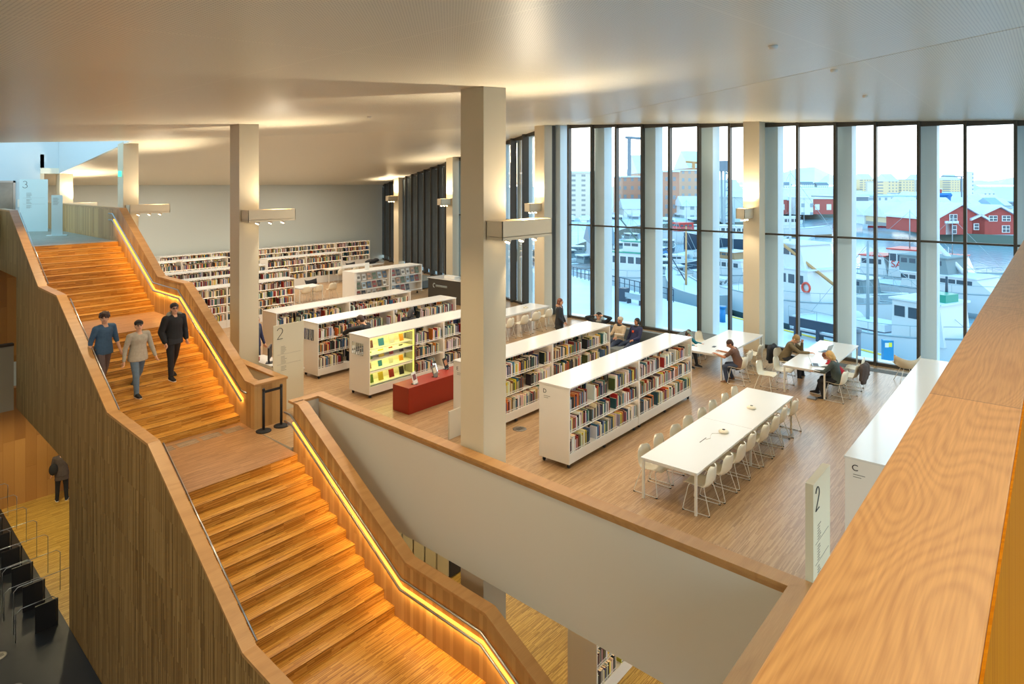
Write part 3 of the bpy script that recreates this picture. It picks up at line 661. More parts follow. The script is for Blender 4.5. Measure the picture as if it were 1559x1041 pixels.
# ---------------------------------------------------------------- angled window wall with blinds
d = Vector((0.4,1,0)).normalized(); n_ = Vector((-d.y,d.x,0))   # n_ points into the room
P0 = Vector((WX,16.9,0)); L = (Vector((fac(BACK),BACK,0))-P0).length; ang = math.atan2(d.y,d.x)
i = 0; s = 0.0
while s < L-.2:
    i += 1; p = P0+d*s; zc = z_back(p.x,p.y) if p.y > 17.3 else 8.2
    M = Matrix.Translation(p) @ Matrix.Rotation(ang,4,'Z')
    mb = MB(); mb.box(0,.09,-.08,.24,0,zc+.02,0,M); o = struct(mb,'window_%d' % (i+30),'frame_dark')
    q = P0+d*(s+1.16); zq = z_back(q.x,q.y) if q.y > 17.3 else 8.2
    g = MB(); g.add([M @ Vector((.09,0,.1)),M @ Vector((1.16,0,.1)),M @ Vector((1.16,0,zq)),M @ Vector((.09,0,zc))],[(0,1,2,3)]); g.build('pane','glass',o)
    g = MB(); g.box(.09,1.16,-.05,.04,3.9,3.96,0,M); g.box(.09,1.16,-.06,.1,0,.1,0,M); g.box(.09,1.16,-.06,.08,zq-.12,zq+.1,0,M); g.build('rail','frame_dark',o)
    if 26.4 < p.y or (17 < p.y < 0):
        g = MB(); N=12
        for j in range(N):
            x0 = .10+1.02*j/N; g.box(x0,x0+1.02/N-.012,.10+.012*(j%2),.115+.012*(j%2),.35,zq-.15,0,M)
        o = g.build('window_blind','blind'); tag(o,'tall dark slatted blind drawn in the angled window wall','blind','drawn blinds of the angled window wall')
    if i % 2 == 0:
        g = MB(); g.box(-.3,.12,-.8,-.16,-1.1,zc+.4,0,M); struct(g,'trim_%d' % (i+30),'fin_white')
    s += 1.16
# floor grilles along the window
mb = MB()
for j in range(60):
    y = -1+ j*.14; mb.box(22.35,22.75,y,y+.135,0,.004)
o = mb.build('floor_grille','mat_grey'); tag(o,'long grey floor grille along the foot of the harbour window','floor grille')
# ---------------------------------------------------------------- bookcases and books
BK = []      # every book as (a, b, z, thickness, depth, height, facing, tilt, colour, where)
PAL = [((28,30,34),'black'),((226,214,188),'cream'),((150,34,28),'red'),((96,28,30),'maroon'),((34,58,98),'navy'),((60,110,140),'blue'),((38,96,92),'teal'),((210,186,120),'sand'),((214,120,40),'orange'),((120,92,62),'brown'),((190,190,184),'grey'),((74,92,52),'green'),((226,200,60),'yellow'),((232,230,224),'white'),((84,80,84),'charcoal'),((180,150,150),'pink')]
WT = [16,14,7,6,7,7,5,7,5,8,9,5,3,12,9,3]
def pick(): return rnd.choices(PAL, WT)[0]
def book_row(x0, x1, yf, zb, hmax, face, where, fill=0.68, back=False, hi=.32, lo=.22):
    """run of upright books along X; spines at y = yf, facing -Y (face=-1) or +Y"""
    x = x0; n = 0
    while x < x1-.05:
        run = min(rnd.uniform(.5,.95), x1-x)
        xe = x+run; lean = 0
        base = pick()
        while x < xe-.02:
            th = rnd.uniform(.020,.044); h = min(hmax, rnd.uniform(min(lo,hi-.05),hi)); dp = rnd.uniform(.15,.21); n += 1
            if x+th > x1: break
            BK.append((x, yf, zb, th-.002, dp, h, face, 0.0, pick(), where, n))
            x += th
        x = xe + (rnd.uniform(.10,.30) if rnd.random() < (1-fill)*1.7 else .012)
def bookcase(a0, a1, bf, bb, label, H=1.63, units=2, rows=(1.14,.725,.30), key=None, casters=True, lit=True, both=True, name='bookcase', hmax=.36, z0=0.0, open_top=None, fill=.68, leds=True, hi=.325, vitrine=None):
    t = thing(name, label, 'bookcase', ((a0+a1)/2, (bf+bb)/2, z0), 0, 'white bookcases on wheels' if casters else None)
    ft = .1 if casters else 0.0; T = .028
    mb = MB(); mb.box(a0-.01, a1+.01, bf-.01, bb+.01, z0+H-.03, z0+H); mb.build('top_board','laminate',t)
    uw = (a1-a0)/units
    for side in (a0, a1-T):
        mb = MB(); mb.box(side, side+T, bf, bb, z0+ft, z0+H-.03); mb.build('end_panel','shelf_white',t)
    for k in range(1,units):
        mb = MB(); mb.box(a0+uw*k-T, a0+uw*k+T, bf, bb, z0+ft, z0+H-.03); mb.build('middle_panel','shelf_white',t)
    mb = MB(); mb.box(a0+T, a1-T, bf+.01, bb-.01, z0+ft, z0+rows[-1]-.02); mb.build('plinth','shelf_white',t)
    for r_ in rows:
        mb = MB(); mb.box(a0+T, a1-T, bf+.012, bb-.012, z0+r_-.02, z0+r_); sh = mb.build('shelf','shelf_white',t)
    tops = [z0+H-.03] + [z0+r_-.02 for r_ in rows[:-1]]
    if leds:
        for q,zt2 in enumerate(tops):
            mb = MB(); mb.box(a0+.06, a1-.06, bf+.05, bf+.065, zt2-.010, zt2-.001); mb.build('light_strip','led_white',t)
    if casters:
        xs = [a0+.08, a1-.08] + [a0+uw*k + s*.12 for k in range(1,units) for s in (-1,1)] + [a0+uw*(k+.5) for k in range(units)]
        for x in xs:
            for y in (bf+.07, bb-.07):
                mb = MB(); mb.box(x-.02,x+.02,y-.02,y+.02,z0+.075,z0+.1,1); mb.cyl(0,0,-.018,.018,.036,.036,0,12,Matrix.Translation((x,y,z0+.036)) @ Matrix.Rotation(PI/2,4,'X')); mb.box(x-.028,x+.028,y+.02,y+.024,z0+.03,z0+.09,1)
                mb.build('caster',['rubber','steel'],t)
    for k in range(units):
        if vitrine is not None and k == 0: u0 = a0+vitrine
        else: u0 = a0+uw*k+T
        u1 = a0+uw*(k+1)-T
        for q,r_ in enumerate(rows):
            if u1-u0 > .2:
                book_row(u0+.01, u1-.03, bf+.03, z0+r_, tops[q]-(z0+r_)-.04, -1, (key, ['top','middle','lower','bottom','lowest'][q], k), fill, hi=hi)
                if both: book_row(u0+.02, u1-.03, bb-.03, z0+r_, tops[q]-(z0+r_)-.04, 1, (None,), fill*.9, hi=hi)
    return t
D = bookcase(10.8,16.48,7.47,8.22,'white bookcase on wheels marked D, nearest the long white table', key='D')
E_ = bookcase(10.83,16.42,9.93,10.72,'white bookcase on wheels marked E, passing behind the nearest column', key='E')
Fb = bookcase(11.0,16.5,14.0,14.86,'white bookcase whose near end holds the yellow lit glass display', key='F', vitrine=1.62, rows=(1.14,.725,.30))
G = bookcase(11.15,16.85,16.55,17.35,'white bookcase behind the one with the yellow display, a reader leaning on it', key='G')
Hb = bookcase(11.2,16.75,18.85,19.68,'white bookcase behind the tall level 2 sign panel', key='H')
I_ = bookcase(9.9,15.9,25.3,26.05,'white bookcase of four shelves seen on both sides of the column by the stairs', rows=(1.29,.96,.63,.30), casters=False, key='I', hmax=.28, hi=.25, leds=True)
K_ = bookcase(18.9,23.7,32.7,33.5,'pale bookcase with flat display trays behind the small white table', rows=(1.2,.8,.4), casters=False, key='K', hi=.26, fill=.5)
Lb = bookcase(15.7,30.2,38.35,38.95,'longest bookcase, standing against the far green wall', units=5, rows=(1.29,.96,.63,.30), casters=False, key='L', fill=.35, hi=.26)
M1 = bookcase(13.2,18.2,35.6,36.3,'white bookcase between the far wall shelves and the display trays', casters=False, key='M', hi=.24, fill=.6)
M2 = bookcase(12.0,17.6,30.6,31.3,'white bookcase next behind the four shelf one, left of the column', casters=False, rows=(1.29,.96,.63,.30), key='N', hi=.25)
M3 = bookcase(12.2,17.4,28.1,28.7,'white bookcase showing its top between the four shelf cases', casters=False, rows=(1.29,.96,.63,.30), key='O', hi=.25)
Cc = bookcase(10.75,17.9,1.35,2.45,'white bookcase marked C beside the oak parapet, its glossy top in front', units=3, key='C', both=False, casters=False)
LW = bookcase(11.15,14.2,7.05,7.75,'white bookcase standing on the lower level below the balustrade', z0=Z1, key='Z', casters=False, rows=(1.14,.725,.30))
# letters and small print on end panels
def endmark(t, ch, x, y, z, size=.12):
    M = Matrix.Translation((x-.004,y,z)) @ Matrix(((0,0,-1,0),(-1,0,0,0),(0,1,0,0),(0,0,0,1)))
    mb = MB(); text_mb(mb, ch, size, M); mb.build('letter','dark_text',t)
    mb = MB()
    for k in range(2): mb.box(x-.003,x,y-.02-(.16 if k==0 else .11),y-.02,z-.06-k*.035,z-.052-k*.035)
    mb.build('small_print','grey_text',t)
endmark(D,'D',10.8,8.12,1.42); endmark(E_,'E',10.83,10.62,1.42,.12); endmark(Cc,'C',10.75,2.36,1.44,.13)
# back panel of the C case and its seams
mb = MB(); mb.box(11.0,17.6,1.36,1.38,.1,1.6); mb.build('back_panel','shelf_white',Cc)
# acrylic leaflet holders on two end panels
for (t,x,y0) in ((Fb,11.0,14.25),(G,11.15,16.75)):
    for k in range(3):
        mb = MB(); mb.box(x-.035,x-.002,y0+k*.17,y0+k*.17+.14,1.1,1.42); o = mb.build('leaflet_holder','acrylic',t)
# glass display with yellow lit shelves
vt = thing('display_cabinet','glass fronted display built into the bookcase end, glowing yellow','display case',(11.8,14.2,.3),0)
mb = MB(); mb.box(11.05,12.58,14.42,14.44,.32,1.57); mb.build('back_panel','shelf_white',vt)
for r_ in (.34,.66,.98,1.28):
    mb = MB(); mb.box(11.05,12.58,14.05,14.42,r_-.015,r_); mb.build('shelf','shelf_white',vt)
for x in (11.035,12.575):
    mb = MB(); mb.box(x,x+.02,14.03,14.06,.32,1.57); mb.build('light_strip','led_yellow',vt)
mb = MB(); mb.box(11.06,12.57,14.035,14.05,1.545,1.56); mb.build('light_strip','led_yellow',vt)
mb = MB(); mb.box(11.04,12.59,14.0,14.006,.31,1.59); mb.build('glass_door','glass',vt)
mb = MB(); mb.box(12.59,12.63,13.995,14.4,.3,1.6); mb.build('frame','steel',vt)
VD = [((230,150,20),'orange'),((150,40,24),'red'),((60,130,150),'blue'),((90,120,40),'green'),((40,34,30),'black'),((220,214,180),'cream'),((200,170,40),'yellow'),((120,60,30),'brown')]
vi = 0
for r_, nm in ((.34,'bottom'),(.66,'third'),(.98,'second'),(1.28,'top')):
    for j in range(4):
        vi += 1; c,cn = VD[(vi*3)%8]; x = 11.12+j*.37; hh = .20 if r_>.9 else .22; wv = rnd.uniform(.12,.19)
        M = Matrix.Translation((x,14.2,r_)) @ Matrix.Rotation(-.22,4,'X')
        mb = MB(); mb.box(0,wv,0,.02,0,hh,0,M); mb.box(.004,wv-.004,.002,.018,hh-.0,hh+.001,1,M); o = mb.build('display_book',['book_cover','book_pages']); o.color = col(*c)
        tag(o,'%s book shown face out on the %s shelf of the yellow display, %s' % (cn,nm,['nearest end','left of centre','right of centre','far end'][j]),'book','books in the yellow display')
# ---------------------------------------------------------------- build the books: the 300 nearest one by one, the rest as one mass
def unit_book():
    mb = MB(); mb.box(0,1,0,1,0,1,0)
    mb.v = []; mb.f = []; mb.mi = []; mb.sm = []; mb.tint = []
    mb.box(0,.09,0,1,0,1,0); mb.box(.91,1,0,1,0,1,0); mb.box(0,1,0,.03,0,1,0); mb.box(.09,.91,.03,.97,.02,.985,1); mb.box(.12,.88,-.004,0,.06,.16,2)
    return mb.mesh('book', ['book_cover','book_pages','sticker'])
UB = unit_book()
def cam_d(bk): return math.hypot(bk[0]+.02, bk[1])
front = [b for b in BK if b[9][0] == 'D']
front.sort(key=cam_d)
ORD = ['first','second','third','fourth','fifth','sixth','seventh','eighth','ninth','tenth','eleventh','twelfth']
solo = front[:300]; rest = front[300:] + [b for b in BK if b[9][0] != 'D']
cnt = {}
def nth(n):
    t = ['','twenty-','thirty-','forty-','fifty-','sixty-','seventy-','eighty-','ninety-']
    o9 = ['','first','second','third','fourth','fifth','sixth','seventh','eighth','ninth']
    teen = ['tenth','eleventh','twelfth','thirteenth','fourteenth','fifteenth','sixteenth','seventeenth','eighteenth','nineteenth']
    tens = {2:'twentieth',3:'thirtieth',4:'fortieth',5:'fiftieth',6:'sixtieth',7:'seventieth',8:'eightieth'}
    if n < 10: return o9[n]
    if n < 20: return teen[n-10]
    return tens[n//10] if n % 10 == 0 else t[n//10-1]+o9[n % 10]
for bk in sorted(solo, key=lambda q: q[0]):
    x,y,z,th,dp,h,face,ti,(c,cn),wh,n = bk
    o = bpy.data.objects.new('book', UB); C.objects.link(o); o.location = (x,y,z); o.scale = (th,dp,h)
    o.rotation_euler = (0, rnd.choice([0,0,0,.02,-.015]), 0)
    o.color = col(*[max(0,min(255,v+rnd.randint(-12,12))) for v in c])
    key = (wh[1],wh[2]); cnt[key] = cnt.get(key,0)+1
    size = 'slim' if th < .028 else ('thick' if th > .038 else 'upright')
    shelf = {'top':'top','middle':'middle','lower':'bottom'}[wh[1]]
    tag(o, '%s %s book, %s from the %s of bookcase D, %s shelf' % (size,cn,nth(cnt[key]),'near end' if wh[2] == 0 else 'middle panel',shelf), 'book', 'books on bookcase D')
mb = MB(); sj = MB()
for bk in rest:
    x,y,z,th,dp,h,face,ti,(c,cn),wh,n = bk
    y0,y1 = (y,y+dp) if face < 0 else (y-dp,y)
    cc = col(*[max(0,min(255,v+rnd.randint(-14,14))) for v in c]); pg = col(230,214,180)
    vs = [(x,y0,z),(x+th,y0,z),(x+th,y1,z),(x,y1,z),(x,y0,z+h),(x+th,y0,z+h),(x+th,y1,z+h),(x,y1,z+h)]
    mb.add(vs, [(4,5,6,7)], 0, False, pg if rnd.random() < .8 else cc)
    mb.add(vs, [(0,1,5,4)] , 0, False, cc); mb.add(vs, [(1,2,6,5),(2,3,7,6),(3,0,4,7)], 0, False, cc)
    if face < 0 and y < 20: mb.add([(x+.1*th,y0-.002,z+.02),(x+.9*th,y0-.002,z+.02),(x+.9*th,y0-.002,z+.05),(x+.1*th,y0-.002,z+.05)],[(0,1,2,3)],0,False,col(232,228,218))
o = mb.build('shelved_books','book_mass'); tag(o,'the many further library books standing in rows on the other bookcases','books',None,'stuff')
# ---------------------------------------------------------------- magazine rack
J = thing('magazine_rack','white front display rack with rows of magazine covers on wheels','magazine rack',(21.4,26.0,0))
mb = MB(); mb.box(19.22,23.5,25.55,26.5,1.47,1.5); mb.box(19.22,19.34,25.56,26.5,.12,1.47); mb.box(19.3,23.5,25.9,26.1,.12,1.47); mb.build('carcass','shelf_white',J)
for x in (19.3,21.3,21.44,23.46):
    mb = MB(); mb.box(x,x+.04,25.55,26.5,.12,1.47); mb.build('upright_panel','shelf_white',J)
for x in (19.5,21.4,23.3):
    mb = MB(); mb.cyl(0,0,-.02,.02,.045,.045,0,12,Matrix.Translation((x,25.7,.045)) @ Matrix.Rotation(PI/2,4,'X')); mb.box(x-.02,x+.02,25.67,25.73,.08,.12); mb.build('caster','rubber',J)
MC = [((60,60,64),'dark'),((170,190,200),'pale blue'),((200,198,190),'pale grey'),((150,60,50),'reddish'),((90,110,80),'green'),((220,214,200),'cream'),((60,90,120),'blue'),((190,150,120),'tan')]
mi = 0
for row,(z,rn) in enumerate(((1.08,'top'),(.68,'middle'),(.28,'bottom'))):
    for k,(xs,cn_) in enumerate(((19.42,'left'),(21.55,'right'))):
        for j in range(6):
            mi += 1; c,cn = MC[(mi*5+row*3)%8]; x = xs+j*.315
            if row == 2 and k == 1 and j > 3: continue
            M = Matrix.Translation((x,25.62,z)) @ Matrix.Rotation(-.28,4,'X'); mb = MB(); mb.box(0,.215,0,.012,0,.30,0,M)
            c2 = tuple(int(v*.6) for v in c); mb.box(.03,.185,-.001,0,.08,.2,1,M); o = mb.build('magazine',['book_cover','tinted' if 0 else 'grey_text']); o.color = col(*c)
            tag(o,'%s magazine in the %s row, %s from the %s of the rack’s %s half' % (cn,rn,nth(j+1),'left',cn_),'magazine','magazines on the white display rack')
mb = MB(); mb.box(19.6,21.2,25.56,25.6,1.0,1.03); mb.box(19.34,21.3,25.56,25.64,.62,.65); mb.box(19.34,21.3,25.56,25.64,.22,.25); mb.box(21.48,23.46,25.56,25.64,1.02,1.05); mb.box(21.48,23.46,25.56,25.64,.62,.65); mb.box(21.48,23.46,25.56,25.64,.22,.25); mb.build('ledge','shelf_white',J)
mb = MB(); mb.box(20.1,20.35,25.9,25.93,1.5,1.85); o = mb.build('info_card','paper'); tag(o,'white upright card standing on the magazine rack','card')
# ---------------------------------------------------------------- red display plinth
rb = MB(); rb.box(10.87,14.2,12.30,12.90,0,.65); o = rb.build('display_plinth','red_box'); tag(o,'long low red display box beside the nearest column','display plinth')
bv = o.modifiers.new('b','BEVEL'); bv.width = .006; bv.segments = 2
RBI = [(11.25,12.45,'paper','white info card in a stand at the near end of the red box','info_card'),(12.0,12.5,'grey_text','dark covered book propped up mid way along the red box','propped_book'),(12.25,12.75,'acrylic','clear empty stand behind the dark book on the red box','book_stand'),(12.75,12.45,'counter_green','book with green blue cover standing on the red box','propped_book'),(12.7,12.8,'black_matt','black book on a stand at the back of the red box','propped_book'),(13.15,12.55,'sticker','pale book propped at the far end of the red box','propped_book')]
for x,y,m_,lb,nm in RBI:
    t = thing(nm,lb,'book' if 'book' in nm and 'stand' not in nm else 'stand',(x,y,.65))
    M = Matrix.Translation((x,y,.652)) @ Matrix.Rotation(.35,4,'Z') @ Matrix.Rotation(-.3,4,'X')
    mb = MB(); mb.box(-.11,.11,0,.018,.01,.30,0,M); mb.build('cover',m_,t)
    mb = MB(); mb.box(-.08,.08,-.05,.10,0,.008,0,Matrix.Translation((x,y,.652)) @ Matrix.Rotation(.35,4,'Z')); mb.build('stand','acrylic',t)
    if m_ not in ('acrylic',):
        mb = MB(); mb.box(-.08,.08,-.002,0,.10,.24,0,M); mb.build('cover_picture',['book_cover'],t).color = col(*rnd.choice([(190,120,60),(210,200,170),(120,60,50),(90,110,140)]))
# ---------------------------------------------------------------- sign panels
def sign(a, b, z, w, h, rz, digit, label, m='sign_panel', th=.03, rows=16, name='sign_panel'):
    t = thing(name, label, 'sign', (a,b,z), rz)
    mb = MB(); mb.box(-w/2,w/2,0,th,0,h); mb.build('panel',m,t,world=False)
    Mx = Matrix.Translation((-w/2+.12*w, -.003, h-.08-.27*min(1,w/.75))) @ Matrix.Rotation(PI/2,4,'X')
    mb = MB(); stroke_digit(mb, digit, .27*min(1,w/.75), Mx, .0075); mb.build('numeral','dark_text',t,world=False)
    mb = MB(); y = h-.55
    for k in range(rows):
        mb.box(-w/2+.24*w, -w/2+.24*w+w*rnd.uniform(.10,.2), -.003, 0, y-.008, y)
        if k % 6 == 5: mb.box(-w/2+.12*w, w/2-.1*w, -.003, 0, y-.034, y-.031); y -= .05
        y -= .033
    mb.build('small_print','grey_text',t,world=False)
    return t
sign(9.235,14.97,0,.85,2.16,.0,'2','tall cream panel with a thin black 2, by the information desk')
sign(8.65,2.23,0,.74,2.12,0.0,'2','cream panel with a thin black 2, standing behind the oak parapet',th=.09)
sign(8.15,31.7,Z3,.95,2.1,.62-1.35+.25,'3','white panel with a thin black 3 at the top of the stairs','sign_cool')
k_ = thing('info_stand','narrow white floor stand on a small base on the upper landing','info stand',(8.02,28.4,Z3),-.4)
mb = MB(); mb.box(-.32,.32,-.18,.18,0,.03); mb.build('base','sign_cool',k_,world=False); mb = MB(); mb.box(-.17,.17,-.02,.02,.03,1.5); mb.build('panel','sign_cool',k_,world=False)
mb = MB(); 
for q in range(7): mb.box(-.12,.02+.02*(q%3),-.024,-.02,1.15+.04*q,1.158+.04*q)
mb.build('small_print','grey_text',k_,world=False)
mb = MB(); mb.box(10.4,10.95,10.42,10.46,0,.62); o = mb.build('low_panel','wall_white'); tag(o,'small plain white board standing on the floor left of the nearest column','board')
# ---------------------------------------------------------------- tables and chairs
def table(a0,a1,b0,b1,label,joints=(),legs=None,h=.74):
    t = thing('table', label, 'table', ((a0+a1)/2,(b0+b1)/2,0))
    mb = MB(); xs = [a0]+list(joints)+[a1]
    for q in range(len(xs)-1):
        mb = MB(); mb.box(xs[q]+(.004 if q else 0),xs[q+1]-(.004 if q < len(xs)-2 else 0),b0,b1,h-.022,h); mb.build('tabletop','table_white',t)
    for x in xs:
        for y in (b0+.02,b1-.06):
            xx = min(max(x-.02,a0+.01),a1-.05); mb = MB(); mb.box(xx,xx+.04,y,y+.04,0,h-.022); mb.build('leg','wire_white',t)
    mb = MB(); mb.box(a0+.05,a1-.05,b0+.03,b0+.05,h-.07,h-.022); mb.box(a0+.05,a1-.05,b1-.05,b1-.03,h-.07,h-.022); mb.box(a0+.03,a0+.05,b0+.05,b1-.05,h-.07,h-.022); mb.box(a1-.05,a1-.03,b0+.05,b1-.05,h-.07,h-.022); mb.build('apron','table_white',t)
    return t
T0 = table(10.68,15.98,4.74,5.82,'long white table with sixteen chairs beside bookcase D',joints=(13.33,))
for x,wl in ((12.0,.3),(14.6,.16)):
    mb = MB(); mb.box(x,x+wl,5.27,5.285,.7402,.742); mb.build('cable_slot','dark_text',T0)
T1 = table(18.5,21.9,7.45,8.6,'white table by the window column where two boys sit')
T2 = table(18.6,22.3,4.7,5.8,'white table with open laptops beside the harbour window')
T3 = table(17.4,21.6,15.9,16.9,'far white table with chairs, seen just right of the nearest column',h=.74)
T4 = table(17.6,18.9,27.6,28.5,'small white table between the four shelf bookcase and the magazine rack')
T5 = table(22.5,26.5,32.3,33.4,'distant white table beyond the magazine rack, dark chairs beside it')
def chair_proto(name, label, shell_m, seat_h=.45):
    """shell chair on a bent wire sled frame; faces +Y (sitter looks to +Y)"""
    t = thing(name, label, 'chair')
    mb = MB(); prof = [(.235,.435,.19),(.22,.452,.21),(.16,.452,.235),(.02,.440,.245),(-.12,.438,.245),(-.19,.455,.245),(-.225,.505,.245),(-.24,.58,.245),(-.252,.67,.235),(-.260,.73,.205),(-.264,.765,.15),(-.266,.78,.07)]
    N = 10; rows = []
    for k,(y,z,w) in enumerate(prof):
        row = []
        for j in range(N+1):
            s_ = -1+2*j/N; curl = abs(s_)**2.6
            if k < 5: p = (w*s_, y, z+.035*curl*(0.4 if k < 2 else 1))
            else: p = (w*s_, y+.055*curl, z+.012*curl)
            row.append(p)
        rows.append(row)
    nrm = .009; V = [p for r_ in rows for p in r_]; K = len(prof)
    F_ = [(k*(N+1)+j, k*(N+1)+j+1, (k+1)*(N+1)+j+1, (k+1)*(N+1)+j) for k in range(K-1) for j in range(N)]
    V2 = [(p[0]*.985, p[1]+(.006 if i//(N+1) > 5 else 0)-(0), p[2]-(.009 if i//(N+1) <= 5 else 0)) for i,p in enumerate(V)]
    V2 = [(p[0], p[1]-(.012 if i//(N+1) > 5 else 0), p[2]) for i,p in enumerate(V2)]
    mb.add(V, F_, 0, True); mb.add(V2, [tuple(reversed(f)) for f in F_], 0, True)
    o = len(V)
    rim = [j for j in range(N+1)] + [k*(N+1)+N for k in range(1,K)] + [(K-1)*(N+1)+j for j in range(N-1,-1,-1)] + [k*(N+1) for k in range(K-2,0,-1)]
    mb.f += [(rim[i], rim[i-1], rim[i-1]+o, rim[i]+o) for i in range(len(rim))]; mb.mi += [0]*len(rim); mb.sm += [True]*len(rim); mb.tint += [None]*len(rim)
    mb.build('seat_shell', shell_m, t, world=False)
    mb = MB(); r = .0075
    def bend(pts, rr=.03):
        out = [Vector(pts[0])]
        for i in range(1,len(pts)-1):
            p = Vector(pts[i]); a = (Vector(pts[i-1])-p).normalized()*rr; b = (Vector(pts[i+1])-p).normalized()*rr
            out += [p+a, p+(a+b)*.35, p+b]
        return out+[Vector(pts[-1])]
    for s_ in (-1,1):
        mb.tube(bend([(s_*.05,.12,.43),(s_*.20,.14,.425),(s_*.265,.22,.012),(s_*.265,-.27,.012),(s_*.20,-.14,.425),(s_*.05,-.12,.425)]), r, 0, 6)
    mb.tube([(-.19,.14,.425),(.19,.14,.425)], r, 0, 6); mb.tube([(-.19,-.13,.422),(.19,-.13,.422)], r, 0, 6)
    mb.build('sled_frame','wire_white',t,world=False)
    for s_ in (-1,1):
        for y in (.20,-.25):
            mb = MB(); mb.box(s_*.265-.011,s_*.265+.011,y-.02,y+.02,0,.012); mb.build('glide','rubber',t,world=False)
    return t
CH = chair_proto('shell_chair','white shell chair at the long table','chair_shell')
used = [False]
def chair(x,y,rz,label,group):
    if not used[0]:
        used[0] = True; CH.location = (x,y,0); CH.rotation_euler = (0,0,rz); CH['label'] = label; CH['group'] = group; return CH
    return dup(CH,(x,y,0),rz,label,group)
g0 = 'white shell chairs round the long table'
NM = ['nearest the camera','second from the near end','third from the near end','fourth from the near end','fifth from the near end','sixth from the near end','second from the far end','at the far end']
for i in range(8):
    x = 11.05+i*.655
    chair(x,4.85-(.04 if i % 3 else 0),0+rnd.uniform(-.08,.08),'white chair on the aisle side of the long table, '+NM[i],g0)
    chair(x+.05,5.78+(.03 if i % 2 else 0),PI+rnd.uniform(-.08,.08),'white chair between long table and bookcase D, '+NM[i],g0)
g1 = 'shell chairs at the window tables'
for x,y,rz,lb in [(18.65,7.05,.05,'shell chair under the boy in the brown T-shirt'),(19.45,7.2,0,'shell chair behind the boy in brown, first of two empty ones'),(20.35,7.2,0,'shell chair nearest the window column on the aisle side'),
    (19.35,9.0,PI,'shell chair under the child in the cap'),(20.1,8.95,PI+.1,'shell chair beside the child in the cap'),(20.8,9.0,PI-.1,'shell chair against the window at the boys’ table'),
    (18.45,6.18,PI,'shell chair at the near corner of the laptop table, left side'),(19.15,5.95,PI,'empty shell chair tucked under the left of the laptop table'),(20.15,6.25,PI-.2,'shell chair under the man in the olive jumper'),
    (18.85,4.5,-.1,'shell chair under the blonde woman'),(19.75,4.4,.0,'shell chair with a dark coat over its back'),(20.6,4.45,.1,'empty shell chair nearest the window on the laptop table’s aisle side'),(21.4,5.98,PI,'shell chair nearest the window at the laptop table')]:
    chair(x,y,rz,lb,g1)
g2 = 'white chairs at the far white table'
for i,(x,y,rz) in enumerate([(17.7,15.6,0),(18.5,15.6,.1),(19.3,15.55,0),(20.1,15.6,-.1),(20.9,15.6,0),(18.2,17.2,PI),(19.6,17.2,PI)]):
    chair(x,y,rz,'white chair at the far white table, '+(['nearest the column, front side','second along the front side','middle of the front side','second from the right in front','rightmost in front','behind, left','behind, right'][i]),g2)
g3 = 'white chairs at the small and distant tables'
for i,(x,y,rz) in enumerate([(18.0,27.85,0),(18.7,27.85,0),(19.5,27.85,0),(23.0,32.0,0),(24.0,32.0,0),(25.0,32.0,0)]):
    chair(x,y,rz,'white chair at the %s table, %s one' % ('small' if i < 3 else 'distant', ['left','middle','right'][i%3]),g3)
# dark shell chairs behind the small tables
def lounge(name,label,m,loc,rz,legm='wire_white'):
    t = thing(name,label,'armchair',loc,rz)
    mb = MB(); prof = [(.27,.40,.24),(.25,.43,.28),(.1,.42,.31),(-.1,.41,.31),(-.2,.45,.32),(-.27,.56,.345),(-.31,.70,.355)]
    N = 12; rows = []
    for k,(y,z,w) in enumerate(prof):
        for j in range(N+1):
            s_ = -1+2*j/N; cu = abs(s_)**2.2; rows.append((w*s_, y+(.22*cu if k > 3 else .02*cu), z+(.10*cu if k < 4 else .10*cu)))
    K = len(prof); F_ = [(k*(N+1)+j, k*(N+1)+j+1, (k+1)*(N+1)+j+1, (k+1)*(N+1)+j) for k in range(K-1) for j in range(N)]
    mb.add(rows,F_,0,True); o = mb.build('seat_shell',m,t,world=False); so = o.modifiers.new('t','SOLIDIFY'); so.thickness = .02
    for sx in (-1,1):
        for sy in (.2,-.2):
            mb = MB(); mb.tube([(sx*.1,sy*.5,.42),(sx*.25,sy*1.15,0.0)],.009,0,6); mb.build('leg',legm,t,world=False)
    return t
lounge('armchair','cream tub armchair on thin legs facing the harbour window','chair_cream',(21.75,3.35,0),-PI/2+.5)
lounge('armchair','dark tub chair behind the small white table, left','black_matt',(18.2,29.5,0),PI)
lounge('armchair','dark tub chair behind the small white table, right','black_matt',(19.5,29.5,0),PI)
lounge('armchair','dark tub chair behind the distant table, left','black_matt',(24.0,34.0,0),PI)
lounge('armchair','dark tub chair behind the distant table, right','black_matt',(25.3,34.0,0),PI)
mb = MB(); mb.ell((26.0,32.9,.86),(.45,.25,.14)); mb.ell((26.3,32.8,.93),(.2,.2,.12)); o = mb.build('dark_bag','black_matt'); tag(o,'dark bag lying on the distant white table','bag')
